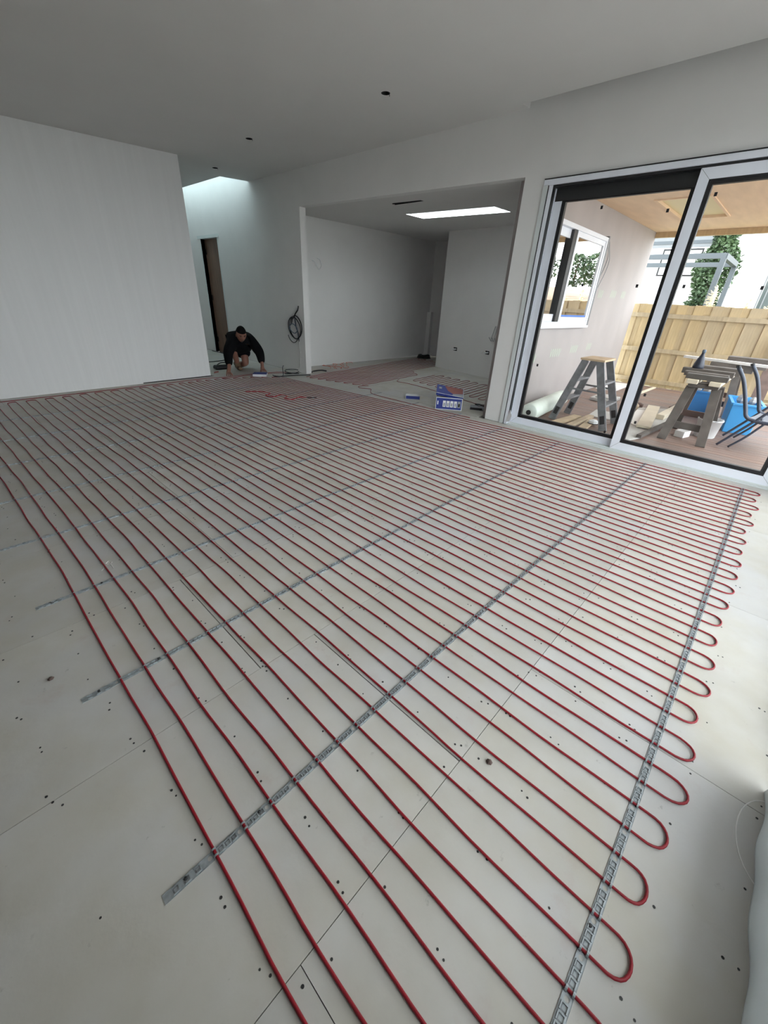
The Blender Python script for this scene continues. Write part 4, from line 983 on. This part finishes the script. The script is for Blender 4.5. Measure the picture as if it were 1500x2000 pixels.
# hoop
hr = empty('basketball_hoop', (15.7, 3.2, 2.25)); tag(hr, 'basketball backboard with red hoop on the neighbouring white wall', 'basketball hoop')
MB().box(0.0, 0.03, -0.50, 0.50, -0.06, 0.62).build('backboard', m_houseext, hr)
frame_ring(MB(), 'x', -0.012, 0.0, -0.50, 0.50, -0.06, 0.62, 0.04).build('backboard_edge', m_black, hr)
MB().tube([(-0.23 + 0.2*math.cos(t), 0.2*math.sin(t) , 0.02) for t in [2*math.pi*i/24 for i in range(24)]], 0.015, 6, closed=True).build('rim', m_hoop, hr)
m = MB()
for i in range(12):
    t = 2*math.pi*i/12; m.tube([(-0.23 + 0.2*math.cos(t), 0.2*math.sin(t), 0.01), (-0.23 + 0.12*math.cos(t + 0.3), 0.12*math.sin(t + 0.3), -0.32)], 0.006, 4)
m.build('net', m_hoop, hr)
MB().beam((0.03, 0, 0.2), (0.28, 0, 0.2), 0.08, 0.08).build('bracket', m_louvre, hr)
# pergola frame
pg = empty('pergola', (11, 1.53, -0.3)); tag(pg, 'grey steel pergola frame standing beyond the fence', 'pergola')
def pp_(x, y, z): return (x - 11, y - 1.53, z + 0.3)
for x in (11.0, 12.8):
    MB().beam(pp_(x, 1.50, 2.235), pp_(x, 6.0, 2.235), 0.09, 0.09).build('top_rail', m_steel, pg)
    for y in (1.53, 5.9): MB().beam(pp_(x, y, -0.3), pp_(x, y, 2.19), 0.09, 0.09, (1, 0, 0)).build('post', m_steel, pg)
for y in (1.53, 5.9): MB().beam(pp_(11.0, y, 2.235), pp_(12.8, y, 2.235), 0.09, 0.09).build('side_rail', m_steel, pg)
# creeper column and other foliage
def foliage(name, label, cat, c, rx, ry, z0, z1, n, sz, m=None, trunk=True, seed=1):
    rr = random.Random(seed); r = empty(name, (c[0], c[1], z0)); tag(r, label, cat)
    vs = []; fs = []
    hh = z1 - z0
    for i in range(n):
        z = rr.random()*hh; a = rr.uniform(0, 2*math.pi); k = 0.72 + 0.28*math.sin(z*5 + a*2 + seed) + 0.15*rr.random()
        q = math.sqrt(rr.uniform(0.35, 1)); 
        edge = min(1, 0.55 + 2.0*min(z, hh - z)/hh)
        p = Vector((rx*k*q*edge*math.cos(a), ry*k*q*edge*math.sin(a), z))
        d = Vector((rr.gauss(0, 1), rr.gauss(0, 1), rr.gauss(-0.2, 0.7))).normalized(); s_ = d.cross(Vector((rr.gauss(0, 1), rr.gauss(0, 1), rr.gauss(0, 1)))).normalized()
        l = sz*rr.uniform(0.7, 1.4); o = len(vs)
        vs += [p, p + d*l*0.5 + s_*l*0.28, p + d*l, p + d*l*0.5 - s_*l*0.28]; fs.append((o, o+1, o+2, o+3))
    fo = MB().add(vs, fs).build('foliage', m or m_leaf, r); fo['kind'] = 'stuff'
    if trunk: MB().tube([(0, 0, 0), (0.03, 0.02, hh*0.5), (0, 0, hh*0.85)], [0.06, 0.04, 0.02], 7).build('trunk', m_bark, r)
    return r
foliage('creeper_column', 'tall green creeper climbing the neighbouring white wall', 'creeper', (15.2, 2.22), 0.35, 0.48, -0.3, 3.36, 9000, 0.10, seed=4)
# pampas grass
def pampas(x, y, h, lb, seed, lean=0.0):
    rr = random.Random(seed); r = empty('pampas_plume', (x, y, -0.3)); tag(r, lb, 'pampas grass', 'pampas plumes behind the fence')
    MB().tube([(0, 0, 0), (0.02, lean*0.5, h*0.6), (0.03, lean, h)], 0.008, 5).build('stem', m_stem, r)
    m = MB()
    for i in range(110):
        t = rr.random(); z = h - 0.05 + 0.42*t; w_ = 0.075*math.sin(math.pi*min(1, t*0.9 + 0.12)); a = rr.uniform(0, 6.28)
        p = Vector((0.03, lean*(1 + 0.3*t), z)); q = p + Vector((w_*math.cos(a)*1.3, w_*math.sin(a)*1.3 + 0.02, -0.04 + 0.10*rr.random()))
        m.beam(p, q, 0.014, 0.004)
    m.tube([(0.03, lean, h-0.05), (0.03, lean*1.15, h+0.2), (0.03, lean*1.3, h+0.38)], [0.03, 0.035, 0.01], 7)
    m.build('plume', m_pampas, r)
pampas(10.2, 1.35, 1.62, 'single cream pampas plume in front of the pergola post', 1)
pampas(10.3, 0.88, 1.50, 'small cream pampas plume left of the dark window', 2, -0.05)
pampas(10.2, 0.62, 1.40, 'cream pampas plume leaning under the dark window', 3, -0.1)
pampas(10.1, 0.50, 1.42, 'pampas plume at the right edge behind the fence', 5, -0.12)
pampas(10.4, 1.02, 1.36, 'low pampas plume just above the fence top', 6, 0.03)
# yard corner mirrored in the window glass
struct(MB().prism([(19, -12), (34, -12), (34, -0.6), (19, -0.6)], -0.3, lambda x, y: 1.3 if x < 20 else 2.6).build('floor_bank', m_earth))
foliage('yard_tree', 'bushy tree on the far clay bank, mirrored in the left of the outside window', 'tree', (22.0, -5.55), 0.5, 0.75, 2.2, 3.9, 900, 0.15, seed=8)
foliage('yard_tree', 'loose tree on the far clay bank, mirrored in the middle of the outside window', 'tree', (24.6, -5.0), 0.5, 0.75, 2.3, 3.7, 900, 0.15, seed=9)
foliage('yard_tree', 'low tree on the far clay bank, mirrored at the right of the outside window', 'tree', (23.3, -3.55), 0.5, 0.75, 2.3, 3.6, 900, 0.15, seed=10)
for i in range(4): pampas(15.5 + 0.3*i, -1.3 - 0.55*i, 1.25 + 0.12*(i % 2), ['pampas plume mirrored in the outside window nearest its right edge', 'pampas plume mirrored in the outside window, second from its right edge', 'pampas plume mirrored in the outside window, third from its right edge', 'pampas plume mirrored in the outside window, nearest the black stile'][i], 20 + i)

# ------------------------------------------------------------------ kneeling man
pr = empty('person', (3.5, 6.75, 0)); tag(pr, 'man in black hoodie and shorts kneeling with both hands on the floor', 'person')
PO = Vector((3.5, 6.75, 0))
def skin(name, verts, edges, m, parent, lv=2, root=0):
    me = D.meshes.new(name); me.from_pydata([Vector(v[:3]) - PO for v in verts], edges, []); me.update()
    o = D.objects.new(name, me); C.objects.link(o); o.parent = parent; me.materials.append(m)
    md = o.modifiers.new('skin', 'SKIN'); md.use_smooth_shade = True
    sv = me.skin_vertices[0].data
    for i, v in enumerate(verts):
        rx = v[3]; ry = v[4] if len(v) > 4 else rx
        sv[i].radius = (rx, ry); sv[i].use_root = (i == root)
    sub(o, lv)
    return o
hipL, hipR = (3.70, 6.90, 0.39), (3.55, 6.93, 0.40)
bv = [(3.63, 6.94, 0.40, 0.09, 0.11), (3.585, 6.80, 0.41, 0.07, 0.08), (3.545, 6.68, 0.42, 0.05, 0.06), (3.53, 6.60, 0.47, 0.034, 0.036), (3.485, 6.48, 0.545, 0.050),   # pelvis .. neck
      (3.38, 6.59, 0.45, 0.036), (3.21, 6.45, 0.325, 0.044), (3.135, 6.315, 0.135, 0.030), (3.085, 6.275, 0.06, 0.030, 0.020),          # right arm (image left)
      (3.68, 6.57, 0.44, 0.036), (3.765, 6.44, 0.30, 0.044), (3.72, 6.315, 0.135, 0.030), (3.70, 6.285, 0.06, 0.030, 0.020),            # left arm
      (*hipR, 0.085), (3.385, 6.64, 0.385, 0.060), (3.475, 6.72, 0.18, 0.050), (3.505, 6.75, 0.07, 0.035), (3.49, 6.67, 0.03, 0.036, 0.028),   # right leg, knee raised
      (*hipL, 0.085), (3.635, 6.70, 0.095, 0.060), (3.65, 6.90, 0.06, 0.052), (3.66, 7.07, 0.05, 0.036), (3.665, 7.14, 0.035, 0.034)]    # left leg, knee down
be = [(0,1),(1,2),(2,3),(3,4),(2,5),(5,6),(6,7),(7,8),(2,9),(9,10),(10,11),(11,12),(0,13),(13,14),(14,15),(15,16),(16,17),(0,18),(18,19),(19,20),(20,21),(21,22)]
# fingers: chains rooted in the palms
def fingers(base_i, c, spread, dirv, thumb_side):
    d = Vector(dirv); sd = Vector((d.y, -d.x, 0)); c = Vector(c)
    for i, (o_, ln) in enumerate(((-0.030, 0.052), (-0.010, 0.062), (0.010, 0.066), (0.029, 0.058))):
        p0 = c + sd*o_*0.9 + d*0.012 + Vector((0, 0, -0.004)); p1 = c + sd*o_*1.25 + d*(0.018 + ln*0.45) + Vector((0, 0, -0.022)); p2 = c + sd*o_*1.4 + d*(0.018 + ln*0.8) + Vector((0, 0, -0.048))
        n = len(bv); bv.extend([(*p0, 0.0095), (*p1, 0.0088), (*p2, 0.0075)]); be.extend([(base_i, n), (n, n+1), (n+1, n+2)])
    p1 = c + sd*0.040*thumb_side + d*0.010 + Vector((0, 0, -0.018)); p2 = c + sd*0.055*thumb_side + d*0.034 + Vector((0, 0, -0.045))
    n = len(bv); bv.extend([(*p1, 0.011), (*p2, 0.0085)]); be.extend([(base_i, n), (n, n+1)])
fingers(8, (3.085, 6.275, 0.06), 1, Vector((-0.25, -0.97, 0)).normalized(), -1)
fingers(12, (3.70, 6.285, 0.06), 1, Vector((-0.05, -1.0, 0)).normalized(), 1)
body = skin('body', bv, be, m_skin, pr, 2)
# head
fwd = Vector((-0.22, -0.88, -0.42)).normalized(); rgt = fwd.cross(Vector((0, 0, 1))).normalized(); upv = rgt.cross(fwd).normalized()
HC = Vector((3.445, 6.405, 0.588)) - PO
MH = Matrix((rgt, fwd, upv)).transposed().to_4x4(); MH.translation = HC
bm = bmesh.new(); bmesh.ops.create_uvsphere(bm, u_segments=28, v_segments=22, radius=1.0)
def headshape(v):
    x, y, z = v
    wx = 0.076; wy = 0.096; wz = 0.118
    if z < 0: wx *= 1 - 0.30*(-z)**1.4; wy_ = wy*(1 - 0.12*(-z))
    else: wy_ = wy
    X, Y, Z = x*wx, y*wy_, z*wz
    if y > 0:
        Y -= 0.016*math.exp(-((z-0.02)/0.16)**2)*math.exp(-((abs(x)-0.40)/0.18)**2)*y           # eye sockets
        Y += 0.026*math.exp(-((z+0.24)/0.15)**2)*math.exp(-(x/0.17)**2)*y                           # nose
        Y += 0.010*math.exp(-((z-0.0)/0.25)**2)*math.exp(-(x/0.12)**2)*y
        Y += 0.009*math.exp(-((z+0.80)/0.12)**2)*math.exp(-(x/0.25)**2)                             # chin
        Y += 0.006*math.exp(-((z-0.20)/0.10)**2)*math.exp(-(x/0.6)**2)*y                            # brow
        Y -= 0.004*math.exp(-((z+0.52)/0.03)**2)*math.exp(-(x/0.28)**2)
    return Vector((X, Y, Z))
for v in bm.verts: v.co = MH @ headshape(v.co)
for s_ in (-1, 1):                                                                                  # ears
    r_ = bmesh.ops.create_uvsphere(bm, u_segments=10, v_segments=8, radius=1.0)
    for v in r_['verts']: v.co = MH @ Vector((s_*0.076 + v.co.x*0.008, -0.005 + v.co.y*0.018, -0.012 + v.co.z*0.030))
me = D.meshes.new('head'); bm.to_mesh(me); bm.free()
for p in me.polygons: p.use_smooth = True
ho = D.objects.new('head', me); C.objects.link(ho); ho.parent = pr; me.materials.append(m_skin)
for s_ in (-1, 1):
    MB().lathe([(0.0, -0.008), (0.010, -0.002), (0.010, 0.003), (0.0, 0.006)], n=10, M4=MH @ Matrix.Translation((s_*0.030, 0.076, 0.006))).build('eye', m_eye, ho)
    MB().beam(MH @ Vector((s_*0.016, 0.094, 0.022)), MH @ Vector((s_*0.050, 0.082, 0.026)), 0.006, 0.006).build('eyebrow', m_hair, ho)
MB().beam(MH @ Vector((-0.022, 0.090, -0.062)), MH @ Vector((0.022, 0.090, -0.062)), 0.004, 0.004).build('mouth', m_eye, ho)
bm = bmesh.new(); bmesh.ops.create_uvsphere(bm, u_segments=28, v_segments=22, radius=1.0)
kill = [v for v in bm.verts if v.co.z < (0.36 if v.co.y > 0.2 else (-0.05 if v.co.y > -0.3 else -0.40))]
bmesh.ops.delete(bm, geom=kill, context='VERTS')
for v in bm.verts: v.co = MH @ (headshape(v.co)*1.09 + Vector((0, -0.003, 0.002)))
me = D.meshes.new('cap'); bm.to_mesh(me); bm.free()
for p in me.polygons: p.use_smooth = True
co_ = D.objects.new('cap', me); C.objects.link(co_); co_.parent = pr; me.materials.append(m_hair); co_['label'] = 'close dark cap of hair'
sm = co_.modifiers.new('thickness', 'SOLIDIFY'); sm.thickness = 0.006
# hoodie and shorts
k = 1.16
hv = [(3.63, 6.93, 0.41, 0.18, 0.19), (3.585, 6.80, 0.42, 0.19, 0.20), (3.54, 6.65, 0.43, 0.19, 0.21), (3.53, 6.56, 0.475, 0.15, 0.16), (3.50, 6.50, 0.525, 0.10),
      (3.37, 6.56, 0.465, 0.110), (3.205, 6.45, 0.325, 0.082), (3.14, 6.325, 0.140, 0.056),
      (3.69, 6.53, 0.455, 0.110), (3.770, 6.44, 0.30, 0.082), (3.72, 6.325, 0.140, 0.056)]
he = [(0,1),(1,2),(2,3),(3,4),(2,5),(5,6),(6,7),(2,8),(8,9),(9,10)]
skin('hoodie', hv, he, m_hoodie, pr, 2)
sv_ = [(3.63, 6.96, 0.39, 0.17, 0.18), (3.61, 6.88, 0.38, 0.17, 0.18), (*hipR, 0.14), (3.45, 6.76, 0.385, 0.115), (3.41, 6.69, 0.38, 0.105), (*hipL, 0.14), (3.66, 6.80, 0.26, 0.13), (3.645, 6.76, 0.20, 0.12)]
skin('shorts', sv_, [(0,1),(0,2),(2,3),(3,4),(0,5),(5,6),(6,7)], m_short, pr, 2)
skin('boot', [(3.495, 6.738, 0.13, 0.052), (3.508, 6.757, 0.06, 0.048), (3.492, 6.68, 0.040, 0.044, 0.036), (3.475, 6.60, 0.034, 0.040, 0.030), (3.515, 6.79, 0.040, 0.042, 0.036)], [(0,1),(1,2),(2,3),(1,4)], m_boot, pr, 2)
skin('boot', [(3.655, 7.00, 0.058, 0.050), (3.66, 7.07, 0.055, 0.048), (3.663, 7.12, 0.045, 0.044), (3.665, 7.16, 0.042, 0.036, 0.03)], [(0,1),(1,2),(2,3)], m_boot, pr, 2)
